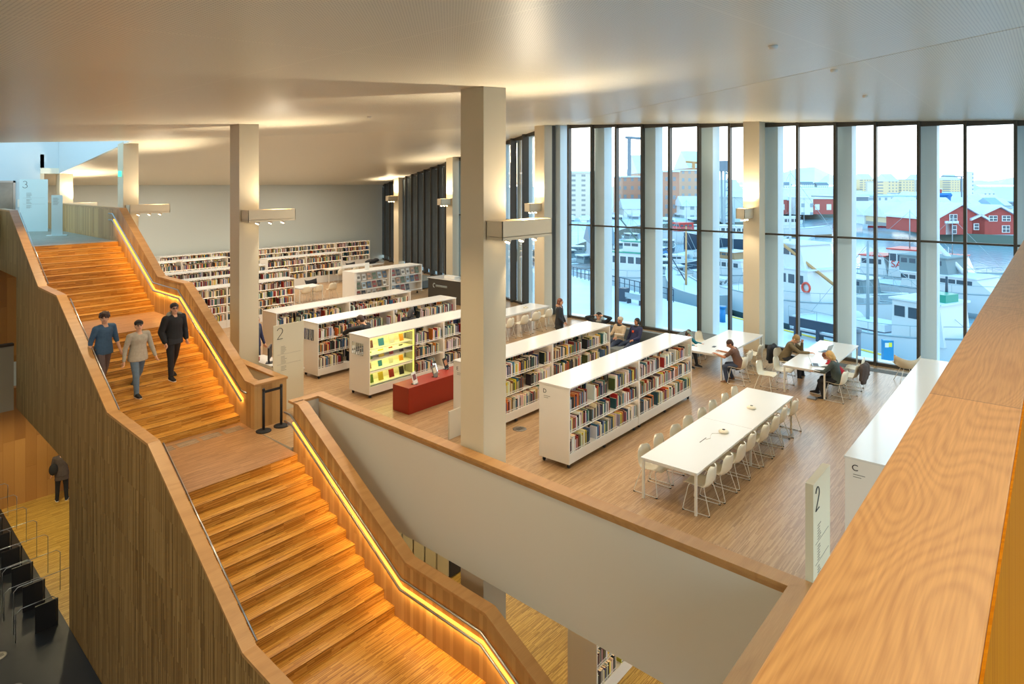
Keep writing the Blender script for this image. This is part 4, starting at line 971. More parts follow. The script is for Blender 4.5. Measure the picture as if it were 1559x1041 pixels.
# reels with cables on the long table, socket boxes
for i,(x,y,lb) in enumerate([(12.78,5.12,'round white cable reel with its lead on the near half of the long table'),(14.55,5.2,'round white cable reel on the far half of the long table'),(20.6,16.35,'small round reel on the far white table')]):
    t = thing('cable_reel',lb,'cable reel',(x,y,.74))
    mb = MB(); mb.lathe([(.085,0),(.10,.012),(.10,.03),(.07,.055),(.03,.06)],x,y,.7405,0,20); mb.build('body','chair_shell',t)
    mb = MB(); mb.lathe([(.032,.058),(.03,.064),(.01,.065)],x,y,.7405,0,14); mb.build('hub','counter_green' if i else 'black_matt',t)
    if i < 2:
        mb = MB(); L = [(x-.09,y+.03),(x-.2,y+.16),(x-.34,y+.13),(x-.46,y+.08),(x-.58,y+.13)] if i == 0 else [(x-.09,y-.02),(x-.14,y-.06),(x-.1,y-.12)]
        mb.tube([(a,b,.7435) for a,b in L],.004,0,5); mb.build('lead','wire_white',t)
for a,b,z,lb in [(11.89,9.62,0,'round steel floor socket between bookcases D and E'),(3.95,17.9,Z1+.02,'farther round steel floor lid on the black floor'),(3.9,16.5,Z1+.02,'nearer round steel floor lid on the black floor')]:
    t = thing('floor_socket',lb,'floor socket',(a,b,z)); mb = MB(); mb.lathe([(.16,0),(.16,.006),(.13,.009),(.02,.009)],a,b,z,0,24); mb.build('ring','brushed',t)
    for k in range(3): mb = MB(); mb.box(a-.10,a+.10,b-.05+.04*k,b-.035+.04*k,z+.009,z+.011); mb.build('slot','dark_text',t)
for x,y,lb in [(18.75,5.0,'grey floor box under the laptop table')]:
    mb = MB(); mb.box(x-.35,x-.1,y-.1,y+.12,0,.03); o = mb.build('floor_box','brushed'); tag(o,lb,'floor box')
# laptops
def laptop(x,y,rz,label,mc='steel'):
    t = thing('laptop',label,'laptop',(x,y,.741),rz)
    mb = MB(); mb.box(-.16,.16,-.11,.11,0,.014); b_ = mb.build('base',mc,t,world=False); mb = MB(); mb.box(-.14,.14,-.05,.09,.014,.016); mb.build('keyboard','keys',b_,world=False)
    M = Matrix.Translation((0,.11,.012)) @ Matrix.Rotation(-.35,4,'X'); mb = MB(); mb.box(-.16,.16,0,.008,0,.22,0,M); l_ = mb.build('lid',mc,t,world=False); mb = MB(); mb.box(-.145,.145,-.0015,0,.012,.208,0,M); mb.build('screen','screen',l_,world=False)
    return t
laptop(19.15,5.08,.35,'open laptop in front of the blonde woman')
laptop(20.85,5.3,PI-.2,'open laptop in front of the man in the olive jumper')
mb = MB(); mb.box(19.25,19.40,8.0,8.08,.741,.75); o = mb.build('mobile_phone','black'); tag(o,'black phone lying on the boys’ white table','phone')
# sofas and ottomans
def sofa(x0,x1,y0,y1,label,back='y1'):
    t = thing('sofa',label,'sofa',((x0+x1)/2,(y0+y1)/2,0))
    mb = MB(); mb.rbox(x0,x1,y0,y1,.08,.42,.12); mb.build('seat_cushion','grey_sofa',t)
    mb = MB()
    if back == 'x1': mb.rbox(x1-.22,x1,y0,y1,.08,.78,.09)
    else: mb.rbox(x0,x1,y0,y0+.22,.08,.78,.09)
    mb.build('backrest','grey_sofa',t)
    mb = MB(); mb.rbox(x0+.1,x1-.1,y0+.1,y1-.1,.0,.08,.05); mb.build('base','black',t)
    return t
sofa(18.25,19.85,9.95,12.9,'large grey sofa behind bookcase E where three people sit','x1')
mb = MB(); mb.rbox(20.2,22.3,9.1,10.3,.0,.42,.15); o = mb.build('ottoman','grey_sofa'); tag(o,'low grey ottoman by the window to the right of the sofa','ottoman')
mb = MB(); mb.rbox(23.6,26.0,26.4,28.4,.05,.45,.3); o = mb.build('ottoman','grey_sofa'); tag(o,'big grey ottoman in front of the dark blinds','ottoman')
# dark counter by the angled window
t = thing('counter','dark brown service counter in front of the angled window','counter',(22.9,22.3,0))
mb = MB(); mb.box(22.2,22.35,21.0,23.7,0,1.1); mb.build('front_panel','soffit_dark' if 'soffit_dark' in MATS else 'frame_dark',t)
mb = MB(); mb.box(22.35,23.3,21.0,23.7,0,1.02); mb.build('body','blind',t); mb = MB(); mb.box(22.18,23.35,20.95,23.75,1.1,1.13); mb.build('worktop','laminate',t)
M = Matrix.Translation((22.197,23.35,.72)) @ Matrix(((0,0,-1,0),(-1,0,0,0),(0,1,0,0),(0,0,0,1)))
mb = MB(); mb.tube([M @ Vector((.07+.07*math.cos(a*PI/5),.06+.1*math.sin(a*PI/5),0)) for a in range(1,9)],.012,0,5)
for q in range(9): mb.tube([M @ Vector((.2+.085*q,0,0)), M @ Vector((.2+.085*q,.09,0)), M @ Vector((.25+.085*q,.09,0)), M @ Vector((.25+.085*q,0,0))],.010,0,5)
mb.build('lettering','sign_cool',t)
mb = MB(); mb.box(22.6,22.9,21.5,21.9,1.13,1.35); o = mb.build('dark_box','black_matt'); tag(o,'black box on the end of the dark counter','box')
mb = MB(); mb.box(22.5,22.8,22.2,22.9,1.13,1.25); o = mb.build('papers','paper'); tag(o,'pile of white papers on the dark counter','papers')
# information desk behind the sign
t = thing('desk','white information desk between the column and the tall 2 panel','desk',(9.9,16.4,0))
mb = MB(); mb.box(9.58,10.1,15.6,17.7,.72,.75); mb.build('worktop','laminate',t); mb = MB(); mb.box(9.62,10.05,15.65,15.7,0,.72); mb.box(9.62,9.66,15.7,17.6,0,.72); mb.build('modesty_panel','shelf_white',t)
t = thing('monitor','black computer screen on the information desk','monitor',(9.75,16.75,.75),.9)
mb = MB(); mb.box(-.26,.26,-.02,.02,.12,.46); mb.build('screen_case','black',t,world=False); mb = MB(); mb.box(-.03,.03,-.0,.04,0,.2); mb.box(-.12,.12,-.08,.1,0,.015); mb.build('stand','black',t,world=False)
t = thing('keyboard','dark keyboard lying on the information desk','keyboard',(9.75,16.2,.751),-.3); mb = MB(); mb.box(-.22,.22,-.07,.07,0,.02); mb.build('case','keys',t,world=False)
mb = MB(); mb.cyl(9.65,17.2,.75,.86,.05,.05,0,14); o = mb.build('cup','red_box'); tag(o,'small red cup beside the computer screen','cup')
mb = MB(); mb.box(9.7,9.95,15.75,16.0,.75,.77); o = mb.build('scanner','keys'); tag(o,'flat grey scanner on the near edge of the information desk','scanner')
# barrier posts with a belt
t = thing('barrier','pair of black belt barrier posts on round feet at the stair landing','barrier',(8.3,14.1,0))
for x,y in ((8.03,14.06),(8.47,14.05)):
    mb = MB(); mb.lathe([(.17,0),(.17,.02),(.12,.035),(.03,.04)],x,y,0,0,22); b_ = mb.build('foot','black_matt',t)
    mb = MB(); mb.cyl(x,y,.03,.93,.03,.03,0,14); mb.cyl(x,y,.93,.98,.035,.03,0,14); mb.build('post','black_matt',t)
mb = MB(); mb.box(8.05,8.45,14.05,14.06,.87,.93); mb.build('belt','black',t)
# lower level
t = thing('media_counter','long low cabinet with white fronts and dark gaps on the lower level','cabinet',(13.0,12.4,Z1))
mb = MB(); mb.box(12.3,13.0,12.3,18.8,Z1+.05,Z1+.95,0); mb.box(12.25,13.05,12.25,18.85,Z1+.95,Z1+1.0,1); mb.box(12.35,12.95,12.35,18.75,Z1,Z1+.05,2); mb.build('body',['black','counter_green','black'],t)
for k in range(14):
    mb = MB(); mb.box(12.26,12.3,12.34+k*.46,12.74+k*.46,Z1+.07,Z1+.93); mb.build('front_panel','sign_panel',t)
t = thing('dark_devices','black machine with cables on the lower level counter','machine',(12.7,16.5,Z1+1.0)); mb = MB(); mb.box(12.35,12.95,15.4,18.4,Z1+1.0,Z1+1.28); mb.build('case','black',t); mb = MB(); mb.box(12.4,12.7,15.9,16.3,Z1+1.28,Z1+1.31); mb.build('paper_tray','paper',t)
def wire_seat(x,y,label,first=[None]):
    if first[0] is None:
        t = thing('folding_seat',label,'seat',(x,y,Z1+.02),0,'black folding seats with wire frames')
        mb = MB(); mb.rbox(-.23,.23,-.02,.02,0,.62,.015); mb.build('seat_pad','black',t,world=False)
        for dy,hh,wd in ((.35,1.05,.55),(-.02,.72,.5)):
            mb = MB(); p = [(-wd,dy,0),(-wd,dy,hh-.08),(-wd+.08,dy,hh),(wd-.08+.1,dy,hh),(wd+.1,dy,hh-.08),(wd+.1,dy,0)] if dy > 0 else [(-wd-.1,dy,0),(-wd-.1,dy,hh-.08),(-wd,dy,hh),(.1,dy,hh),(.18,dy,hh-.08),(.18,dy,.1)]
            mb.tube(p,.009,0,6); mb.build('wire_frame','steel',t,world=False)
        first[0] = t; return t
    return dup(first[0],(x,y,Z1+.02),0,label,'black folding seats with wire frames')
for i in range(7):
    wire_seat(4.92+.04*i,18.15+1.12*i,'black seat pad with bent wire frames, '+['nearest of the row','second of the row','third of the row','fourth of the row','fifth of the row','sixth of the row','farthest of the row'][i]+' on the black floor')
# ceiling sensors
for i,(x,y,lb) in enumerate([(8.6,2.8,'round white detector on the ceiling, largest, above the window side'),(12.4,3.0,'small round ceiling detector above the near folded seam'),(16.3,3.3,'small round ceiling detector beyond the seam toward the window'),(11.0,14.0,'tiny ceiling sprinkler left of the nearest column')]):
    z = z_ceil(x,y)
    rec('ceiling_detector',x,y,lb,r=.06)
# ---------------------------------------------------------------- people
SKIN = {}
def pm(name, rgb, rough=.6):
    if name not in MATS: mat(name, rgb, rough)
    return name
pm('skin',(222,168,134),.5); pm('skin_tan',(190,132,98),.5); pm('eye',(34,28,26),.3); pm('lips',(176,104,92),.5)
def sdir(p, s):
    p = math.radians(p); s = math.radians(s)
    return Vector((math.sin(s), math.cos(s)*math.sin(p), -math.cos(s)*math.cos(p)))
def person(loc, rz, H, label, legs, arms, lean=4, head=(0,0), pelvis=None, shirt='c_grey', pants='c_dark', shoes='c_black', skin='skin', hair=('hair_brown','short'), sleeves='long', extras=(), build=1.0, twist=0, vox=.013, feet=(0,0), open_jacket=None, roll=0):
    """legs: [(thigh pitch, side, shank pitch, side)]*2 left,right; arms: [(upper pitch, side, fore pitch, side)]*2; local +Y is forward, +X is the person's right"""
    t = thing('person', label, 'person', loc, rz)
    th, sh, ua, fa = .245*H, .246*H, .172*H, .146*H
    hipw, shw = .052*H, .112*H*build
    sgn = (-1, 1)
    K = [];
    for i in range(2):
        l = legs[i]; h0 = Vector((sgn[i]*hipw, 0, 0)); k = h0 + sdir(l[0], sgn[i]*l[1])*th; an = k + sdir(l[2], sgn[i]*l[3])*sh
        K.append((h0, k, an))
    low = min(q[2].z for q in K)
    pz = (-low + .045*H) if pelvis is None else pelvis
    O = Vector((0,0,pz)); L = math.radians(lean)
    Up = Vector((math.sin(math.radians(roll)), math.sin(L), math.cos(L))).normalized(); X = Vector((math.cos(math.radians(twist)), math.sin(math.radians(twist)), 0)); X = (X - Up*X.dot(Up)).normalized(); D = Up.cross(X)
    if D.y < 0: D = -D
    neck = O + Up*(.305*H); shc = O + Up*(.272*H)
    def torso(g, lowest=-.045, top=True):
        mb = MB(); S = [(lowest,.078,.058),(0,.092*build,.066*build),(.05,.088*build,.062*build),(.11,.079*build,.056*build),(.17,.088*build,.062*build),(.225,.098*build,.066*build),(.26,.095*build,.060),(.285,.066,.047)]
        if top: S.append((.31,.034,.034)); S.append((.345,.030,.032))
        mb.loft([(O+Up*(h*H), a*H+g, b*H+g) for h,a,b in S], X, D, 0, 20); return mb
    hp, hy = head; hy = math.radians(hy); hp = math.radians(hp)
    fw = (D*math.cos(hy) + X*math.sin(hy)); fw = (fw*math.cos(hp) - Vector((0,0,1))*math.sin(hp)).normalized()
    hx = fw.cross(Vector((0,0,1))).normalized(); hu = hx.cross(fw).normalized()
    hc = neck + Up*(.035*H) + hu*(.058*H) + fw*(.012*H); hr = .0655*H
    HM = Matrix((hx, fw, hu)).transposed()
    def HP(x,y,z): return hc + hx*x*hr + fw*y*hr + hu*z*hr
    body = torso(0)
    body.cap(neck-Up*.02*H, .031*H, hc-hu*.03*H, .029*H, 0)
    body.ell(hc+hu*.006*H-fw*.006*H, (.047*H,.058*H,.058*H), 0, 16, 10, HM)
    body.ell(HP(0,.22,-.38), (.036*H,.038*H,.046*H), 0, 14, 9, HM)
    body.cap(HP(0,.86,.12), .006*H, HP(0,1.0,-.2), .0085*H, 0, 8)
    for s_ in (-1,1): body.ell(HP(s_*.73,-.02,-.05), (.006*H,.014*H,.019*H), 0, 8, 6, HM)
    ex = MB()
    for s_ in (-1,1):
        ex.ell(HP(s_*.28,.80,.10), (.0085*H,.004*H,.0055*H), 1, 8, 6, HM); ex.ell(HP(s_*.29,.79,.26), (.014*H,.005*H,.003*H), 2, 8, 5, HM)
    ex.ell(HP(0,.84,-.48), (.014*H,.004*H,.0045*H), 3, 8, 5, HM)
    legM = MB(); feetpos = []
    for i,(h0,k,an) in enumerate(K):
        h0, k, an = h0+O, k+O, an+O
        body.cap(h0, .052*H, k, .034*H, 0); body.cap(k, .034*H, an, .021*H, 0)
        legM.cap(h0+Vector((0,0,.0)), .062*H, k, .042*H, 0); legM.cap(k, .042*H, an+(an-k).normalized()*.01*H, .031*H, 0)
        shank = (an-k).normalized(); ff = Vector((0,1,0)); ff = Vector((math.sin(math.radians(sgn[i]*8)), math.cos(math.radians(8)), 0)); fp = math.radians(feet[i]); ff = (ff*math.cos(fp) - Vector((0,0,1))*math.sin(fp)).normalized()
        fu = Vector((1,0,0)).cross(ff).normalized(); fr = ff.cross(fu)
        body.cap(an-ff*.015*H-fu*.022*H, .020*H, an+ff*.085*H-fu*.028*H, .015*H, 0)
        feetpos.append((an, ff, fu, fr))
    armM = MB(); hands = MB()
    for i in range(2):
        a = arms[i]; s0 = shc + X*(sgn[i]*shw)
        def dirv(p, s):
            v = sdir(p, s*sgn[i]); return (X*v.x + D*v.y + Up*v.z*1.0) if False else (X*v.x + Vector((D.x,D.y,0)).normalized()*v.y + Vector((0,0,1))*v.z)
        e = s0 + dirv(a[0],a[1])*ua; w_ = e + dirv(a[2],a[3])*fa
        body.cap(shc+X*(sgn[i]*.05*H), .042*H, s0, .032*H, 0); body.cap(s0, .031*H, e, .023*H, 0); body.cap(e, .0235*H, w_, .0155*H, 0)
        armM.cap(shc+X*(sgn[i]*.05*H), .050*H, s0, .038*H, 0); armM.cap(s0, .040*H, e if sleeves == 'long' else s0+(e-s0)*(.72 if sleeves == 'short' else 1.0), .031*H, 0)
        if sleeves == 'long': armM.cap(e, .031*H, w_-(w_-e)*.03, .022*H, 0)
        if sleeves == 'rolled': armM.cap(e, .031*H, e+(w_-e)*.18, .028*H, 0)
        hd = (w_-e).normalized(); ref = Vector((0,0,1)) if abs(hd.z) < .8 else Vector((D.x,D.y,0)).normalized()
        side = hd.cross(ref).normalized(); nrm = side.cross(hd).normalized()
        if abs(hd.z) >= .8: side, nrm = nrm, side   # hanging hand: palm faces the thigh
        palm = w_+hd*.032*H
        body.ell(palm, (1,1,1), 0, 4, 3) if False else body.loft([(w_+hd*.0, .0145*H, .0125*H),(w_+hd*.02*H,.020*H,.011*H),(w_+hd*.052*H,.0235*H,.0095*H),(w_+hd*.058*H,.021*H,.008*H)], side, nrm, 0, 12)
        curl = (nrm if abs(hd.z) < .8 else -nrm*sgn[i]) * -1
        for q,(off,ln) in enumerate(((-.0175,.036),(-.006,.042),(.006,.040),(.0175,.031))):
            b0 = w_+hd*.054*H+side*off*H; m1 = b0+(hd*.88+curl*.35)*ln*.55*H; m2 = m1+(hd*.55+curl*.75)*ln*.5*H
            hands.tube([b0-hd*.01*H, b0, m1, m2], [.0052*H,.0052*H,.0048*H,.0036*H], 0, 7)
        ts = side*(-1 if True else 1); b0 = w_+hd*.018*H+ts*.018*H; m1 = b0+(hd*.6+ts*.65+curl*.25)*.026*H; m2 = m1+(hd*.9+ts*.1+curl*.2)*.02*H
        hands.tube([b0-ts*.008*H, b0, m1, m2], [.006*H,.006*H,.0055*H,.004*H], 0, 7)
    k0 = len(ex.v); ex.v += hands.v; ex.f += [tuple(j+k0 for j in f) for f in hands.f]; ex.mi += hands.mi; ex.sm += hands.sm; ex.tint += hands.tint
    remesh(body, 'body', [skin,'eye',hair[0],'lips'], .011, t, 2, ex)
    # trousers
    mb = MB(); mb.v, mb.f, mb.mi, mb.sm, mb.tint = legM.v, legM.f, legM.mi, legM.sm, legM.tint
    mb.loft([(O+Up*(h*H), a*H+.008, b*H+.008) for h,a,b in ((-.05,.07,.055),(-.02,.092*build,.068*build),(.03,.092*build,.066*build),(.06,.086*build,.062*build))], X, D, 0, 20)
    remesh(mb, 'trousers', pants, vox, t, 2)
    mb = torso(.013, -.035, False); mb.loft([(O+Up*(h*H), a*H+.013, b*H+.013) for h,a,b in ((-.062,.110*build,.082*build),(-.02,.108*build,.080*build),(.03,.100*build,.074*build),(.09,.090*build,.066*build),(.15,.086*build,.062*build))], X, D, 0, 20); o_ = len(mb.v); mb.v += armM.v; mb.f += [tuple(j+o_ for j in f) for f in armM.f]; mb.mi += armM.mi; mb.sm += armM.sm; mb.tint += armM.tint
    remesh(mb, 'top', shirt, vox, t, 2)
    for i,(an,ff,fu,fr) in enumerate(feetpos):
        mb = MB(); S = [(-.038,.020,.018,-.018),(-.02,.026,.030,-.014),(.02,.027,.030,-.016),(.06,.029,.022,-.024),(.095,.025,.016,-.029),(.112,.014,.010,-.032)]
        mb.loft([(an+ff*a*H+fu*z*H, w2*H, h2*H) for a,w2,h2,z in S], fr, fu, 0, 14)
        s_ = mb.build('shoe', shoes, t, world=False)
        mb = MB(); mb.loft([(an+ff*a*H+fu*(-.041)*H, w2*H, .006*H) for a,w2 in ((-.042,.018),(-.02,.028),(.05,.031),(.095,.027),(.115,.014))], fr, fu, 0, 12); mb.build('sole','c_sole',s_,world=False)
    # hair
    style = hair[1]; mb = MB()
    if style != 'none':
        mb.ell(HP(0,-.20,.36), (.053*H,.060*H,.054*H), 0, 18, 11, HM)
        mb.ell(HP(0,-.42,-.05), (.048*H,.042*H,.054*H), 0, 14, 9, HM)
        if style in ('long','pony','bob'):
            for s_ in (-1,1): mb.cap(HP(s_*.62,.12,.3), .014*H, HP(s_*.66,.05,-.5 if style != 'long' else -1.0), .016*H, 0)
        if style == 'long': mb.cap(HP(0,-.45,0), .046*H, HP(0,-.50,-1.5), .038*H, 0)
        if style == 'bob': mb.cap(HP(0,-.35,0), .052*H, HP(0,-.32,-.85), .044*H, 0)
        if style == 'pony': mb.cap(HP(0,-1.0,.35), .018*H, HP(0,-1.35,-.6), .02*H, 0); mb.cap(HP(0,-1.35,-.6), .02*H, HP(0,-1.25,-1.4), .01*H, 0)
        if style == 'bushy':
            mb.ell(HP(0,-.18,.44), (.056*H,.062*H,.058*H), 0, 16, 10, HM)
            for q in range(26):
                a = q*2.4; zz = .15+.85*(q/26.0); rr = math.sqrt(max(0,1-(zz-.35)**2*1.3))*.78; mb.ell(HP(rr*math.cos(a), -.2+rr*math.sin(a)*1.05, zz), (.017*H,)*3, 0, 8, 6)
            mb.ell(HP(.1,.55,.78),(.03*H,.02*H,.018*H),0,10,7,HM)
        remesh(mb, 'hair', hair[0], .010, t, 1)
    for ekind, em in extras:
        mb = MB()
        if ekind == 'cap':
            mb.ell(HP(0,-.16,.50), (.055*H,.061*H,.040*H), 0, 18, 10, HM); mb.loft([(HP(0,.6,.50),.040*H,.004*H),(HP(0,1.0,.50),.036*H,.004*H),(HP(0,1.3,.46),.022*H,.003*H)], hx, hu, 0, 14)
            mb.build('cap', em, t, world=False)
        if ekind == 'beanie':
            mb.ell(HP(0,-.2,.42), (.057*H,.062*H,.052*H), 0, 18, 11, HM); mb.build('knitted_hat', em, t, world=False)
        if ekind == 'glasses':
            mb.tube([HP(-.75,.1,.12),HP(-.62,.82,.12),HP(-.3,.98,.10),HP(0,1.0,.14),HP(.3,.98,.10),HP(.62,.82,.12),HP(.75,.1,.12)], .0018*H, 0, 5)
            for s_ in (-1,1): mb.tube([HP(s_*.3+.22*math.cos(a*PI/5),.95,.08+.17*math.sin(a*PI/5)) for a in range(10)], .0016*H, 0, 5, True)
            mb.build('glasses', em, t, world=False)
        if ekind == 'hood':
            mb.tube([shc+X*(.075*H*math.cos(a))-D*(.055*H*math.sin(a))*.9+Up*(.040*H+.010*H*math.sin(a)) for a in [j*PI/9-.35 for j in range(12)]], .031*H, 0, 8); mb.build('hood', em, t, world=False)
        if ekind == 'scarf':
            mb.tube([neck-Up*.005*H+X*(.048*H*math.cos(a))+D*(.045*H*math.sin(a)) for a in [j*2*PI/12 for j in range(12)]], .021*H, 0, 8, True); mb.build('scarf', em, t, world=False)
        if ekind == 'coat':
            mb = MB(); mb.loft([(O+Up*(h*H), a*H, b*H) for h,a,b in ((-.14,.115,.085),(-.05,.108,.08),(.05,.10,.074),(.12,.094,.07),(.2,.104,.075),(.255,.105,.07),(.285,.075,.055))], X, D, 0, 20)
            o_ = len(mb.v); mb.v += armM.v; mb.f += [tuple(j+o_ for j in f) for f in armM.f]; mb.mi += armM.mi; mb.sm += armM.sm; mb.tint += armM.tint; remesh(mb, 'coat', em, vox, t, 3)
        if ekind == 'jacket':
            mb = MB(); mb.loft([(O+Up*(h*H), a*H, b*H) for h,a,b in ((-.05,.104,.08),(-.02,.112,.088),(.05,.112,.088),(.12,.106,.082),(.2,.112,.084),(.255,.108,.074),(.288,.07,.056))], X, D, 0, 20)
            for i in range(2):
                s0 = shc + X*(sgn[i]*shw)
                a = arms[i]; e = s0 + (X*sdir(a[0],a[1]*sgn[i]).x + Vector((D.x,D.y,0)).normalized()*sdir(a[0],a[1]*sgn[i]).y + Vector((0,0,sdir(a[0],a[1]*sgn[i]).z)))*ua
                v = sdir(a[2],a[3]*sgn[i]); w2 = e + (X*v.x+Vector((D.x,D.y,0)).normalized()*v.y+Vector((0,0,v.z)))*fa
                mb.cap(shc+X*(sgn[i]*.05*H), .055*H, s0, .046*H, 0); mb.cap(s0, .048*H, e, .042*H, 0); mb.cap(e, .042*H, w2-(w2-e)*.08, .034*H, 0)
            remesh(mb, 'jacket', em, vox, t, 3)
        if ekind == 'print':
            mb.loft([(O+Up*(.17*H)+D*(.064*H+.016)+X*.01*H, .026*H, .002),(O+Up*(.215*H)+D*(.068*H+.016)+X*.01*H, .026*H, .002)], X, D, 0, 8); mb.build('chest_print', em, t, world=False)
    t['_neck'] = 0; del t['_neck']
    return t
for n_c, c in (('c_denim_shirt',(62,92,120)),('c_trouser_grey',(112,98,96)),('c_sweat_grey',(168,158,140)),('c_jeans',(94,112,128)),('c_jeans_dark',(50,60,80)),('c_black',(26,26,28)),('c_dark',(36,38,42)),('c_navy',(40,44,78)),('c_teal',(20,120,140)),('c_brown_tee',(104,74,60)),('c_olive',(112,96,66)),('c_red',(176,24,44)),('c_green_dark',(70,80,76)),('c_beige',(190,168,136)),('c_sole',(220,214,204)),('c_orange',(220,80,40)),('c_coat',(44,44,40)),('c_fur',(170,130,104)),('c_hood',(140,140,128)),('c_hat',(196,182,156)),('c_cap_mix',(130,150,140)),('hair_brown',(64,40,28)),('hair_dark',(34,26,22)),('hair_blond',(216,170,100)),('hair_auburn',(110,60,36)),('hair_sand',(150,120,70)),('c_boot',(110,74,44)),('c_coat_brown',(78,66,60))):
    mat(n_c, c, .8 if n_c.startswith('c_') else .55, noise=.10 if n_c.startswith('c_') else .15, nscale=18)
SW = lambda f,b: (f,b)
down_ = -PI/2      # facing down the stairs, towards -Y: local +Y turned by pi
def face(dx, dy): return math.atan2(-dx, dy)
# three people walking down the stairs
person((5.70,16.95,.942), face(.25,-1), 1.80, 'person in an open-necked blue shirt walking down the stairs by the left wall', [(-14,3,-24,2),(16,3,4,2)], [(8,10,22,6),(-14,12,4,8)], 4, (-4,35), None,'c_denim_shirt','c_trouser_grey','c_boot','skin',('hair_brown','bushy'),'rolled',(),1.0, feet=(20,-4))
person((6.25,16.45,.785), face(.22,-1), 1.75, 'person in a black cap, grey sweatshirt and jeans walking down mid stairs', [(-16,3,-34,2),(14,3,6,2)], [(12,12,22,8),(-10,14,6,10)], 3, (-2,25), None,'c_sweat_grey','c_jeans','c_black','skin',('hair_brown','short'),'long',(('cap','c_black'),),1.08, feet=(28,0))
person((7.12,16.62,.942), face(.18,-1), 1.84, 'person in a black jacket with grey hood, hands in pockets, walking down the stairs', [(-14,3,-26,2),(10,3,4,2)], [(-8,16,26,-6),(-8,16,26,-6)], 3, (-4,20), None,'c_dark','c_black','c_black','skin',('hair_dark','short'),'long',(('jacket','c_black'),('hood','c_hood'),('glasses','c_dark')),1.05, feet=(22,0))
SIT = lambda: [(84,6,2,2),(84,6,6,2)]
# boys' table
person((18.68,7.02,0), face(0,1)+.1, 1.62, 'seated boy in a brown T-shirt leaning over the white table', [(80,8,-12,4),(82,6,-22,2)], [(46,10,104,-8),(52,12,96,4)], 22, (18,-25), .50,'c_brown_tee','c_jeans_dark','c_boot','skin_tan',('hair_brown','short'),'short',())
person((19.35,9.08,0), face(0,-1)-.15, 1.50, 'seated child in a teal top and a green grey cap at the white table', [(80,8,10,4),(82,6,2,2)], [(52,10,92,-6),(52,12,92,-4)], 20, (18,10), .50,'c_teal','c_dark','c_black','skin',('hair_brown','bob'),'long',(('cap','c_cap_mix'),))
# laptop table
person((20.35,6.3,0), face(.12,-1), 1.78, 'seated man in an olive jumper and glasses resting his head on one hand', [(80,8,8,4),(82,6,2,2)], [(50,12,172,-26),(56,10,94,-10)], 26, (30,25), .50,'c_olive','c_dark','c_black','skin',('hair_sand','short'),'long',(('glasses','c_dark'),))
person((18.88,4.48,0), face(.0,1)+.06, 1.68, 'seated blonde woman in a dark green jumper typing on a laptop', [(82,8,-14,4),(84,10,20,6)], [(40,8,86,-8),(40,8,86,-8)], 12, (26,-10), .50,'c_green_dark','c_black','c_black','skin',('hair_blond','bob'),'long',())
person((19.68,4.6,0), face(.0,1)+.15, 1.40, 'child in a dark red top beside the blonde woman', [(82,8,2,4),(84,6,4,2)], [(46,8,92,-8),(46,8,92,-8)], 38, (40,10), .50,'c_red','c_dark','c_black','skin',('hair_auburn','bob'),'long',())
# woman standing by the corner window
person((18.7,13.35,0), face(.35,-.95), 1.70, 'standing woman in a dark parka with a fur collar by the corner window', [(2,3,-2,2),(-2,3,-4,2)], [(6,10,30,-14),(6,10,40,-18)], 1, (4,15), None,'c_dark','c_dark','c_black','skin',('hair_auburn','long'),'long',(('coat','c_coat'),('hood','c_fur')))
# three on the sofa
person((19.1,12.0,0), face(-1,-.5), 1.74, 'person on the sofa with arms folded up over a dark beanie', [(86,8,30,4),(84,8,30,4)], [(152,46,180,-74),(152,46,180,-74)], -6, (6,15), .50,'c_dark','c_jeans_dark','c_black','skin',('hair_dark','short'),'long',(('beanie','c_black'),('scarf','c_hood')))
person((19.05,11.2,0), face(-1,.2), 1.68, 'person in a beige knitted hat, dark scarf and beige jumper on the sofa', [(88,8,60,4),(86,8,60,4)], [(30,8,84,-10),(30,8,84,-10)], -10, (12,0), .50,'c_beige','c_jeans_dark','c_black','skin_tan',('hair_dark','none'),'long',(('beanie','c_hat'),('scarf','c_dark')))
person((19.2,10.7,0), face(-1,.25), 1.68, 'woman with a ponytail and a navy top reading on the sofa', [(88,8,64,4),(86,8,60,4)], [(24,8,80,-10),(10,18,30,0)], -14, (12,0), .50,'c_navy','c_jeans_dark','c_black','skin_tan',('hair_dark','pony'),'long',(('print','c_orange'),('scarf','c_dark')))
mb = MB(); M = Matrix.Translation((18.72,10.98,.80)) @ Matrix.Rotation(.3,4,'Z') @ Matrix.Rotation(.2,4,'Y'); mb.box(-.10,.10,-.15,.15,0,.015,0,M); o = mb.build('open_book','paper'); tag(o,'open book held by the pair reading on the sofa','book')
# readers among the shelves
person((12.42,15.75,0), face(-.4,1), 1.90, 'man in a black jacket bending between two bookcases to look at books', [(10,4,0,2),(0,4,-6,2)], [(80,10,60,-10),(70,10,66,-6)], 24, (14,0), .95,'c_dark','c_dark','c_black','skin',('hair_brown','short'),'long',(('jacket','c_black'),))
person((13.75,15.65,0), face(.9,.4), 1.80, 'dark haired person stooping between bookcases, only the back of the head showing', [(6,4,0,2),(0,4,-2,2)], [(40,10,70,-10),(40,10,66,-6)], 24, (20,0), None,'c_dark','c_dark','c_black','skin',('hair_dark','long'),'long',())
person((10.22,18.4,0), face(.5,-1), 1.78, 'person in a dark blue coat half hidden behind the column at the desk', [(6,3,-4,2),(-4,3,-8,2)], [(6,12,20,4),(-4,12,14,4)], 2, (4,0), None,'c_navy','c_jeans_dark','c_black','skin',('hair_dark','short'),'long',(('coat','c_jeans_dark'),))
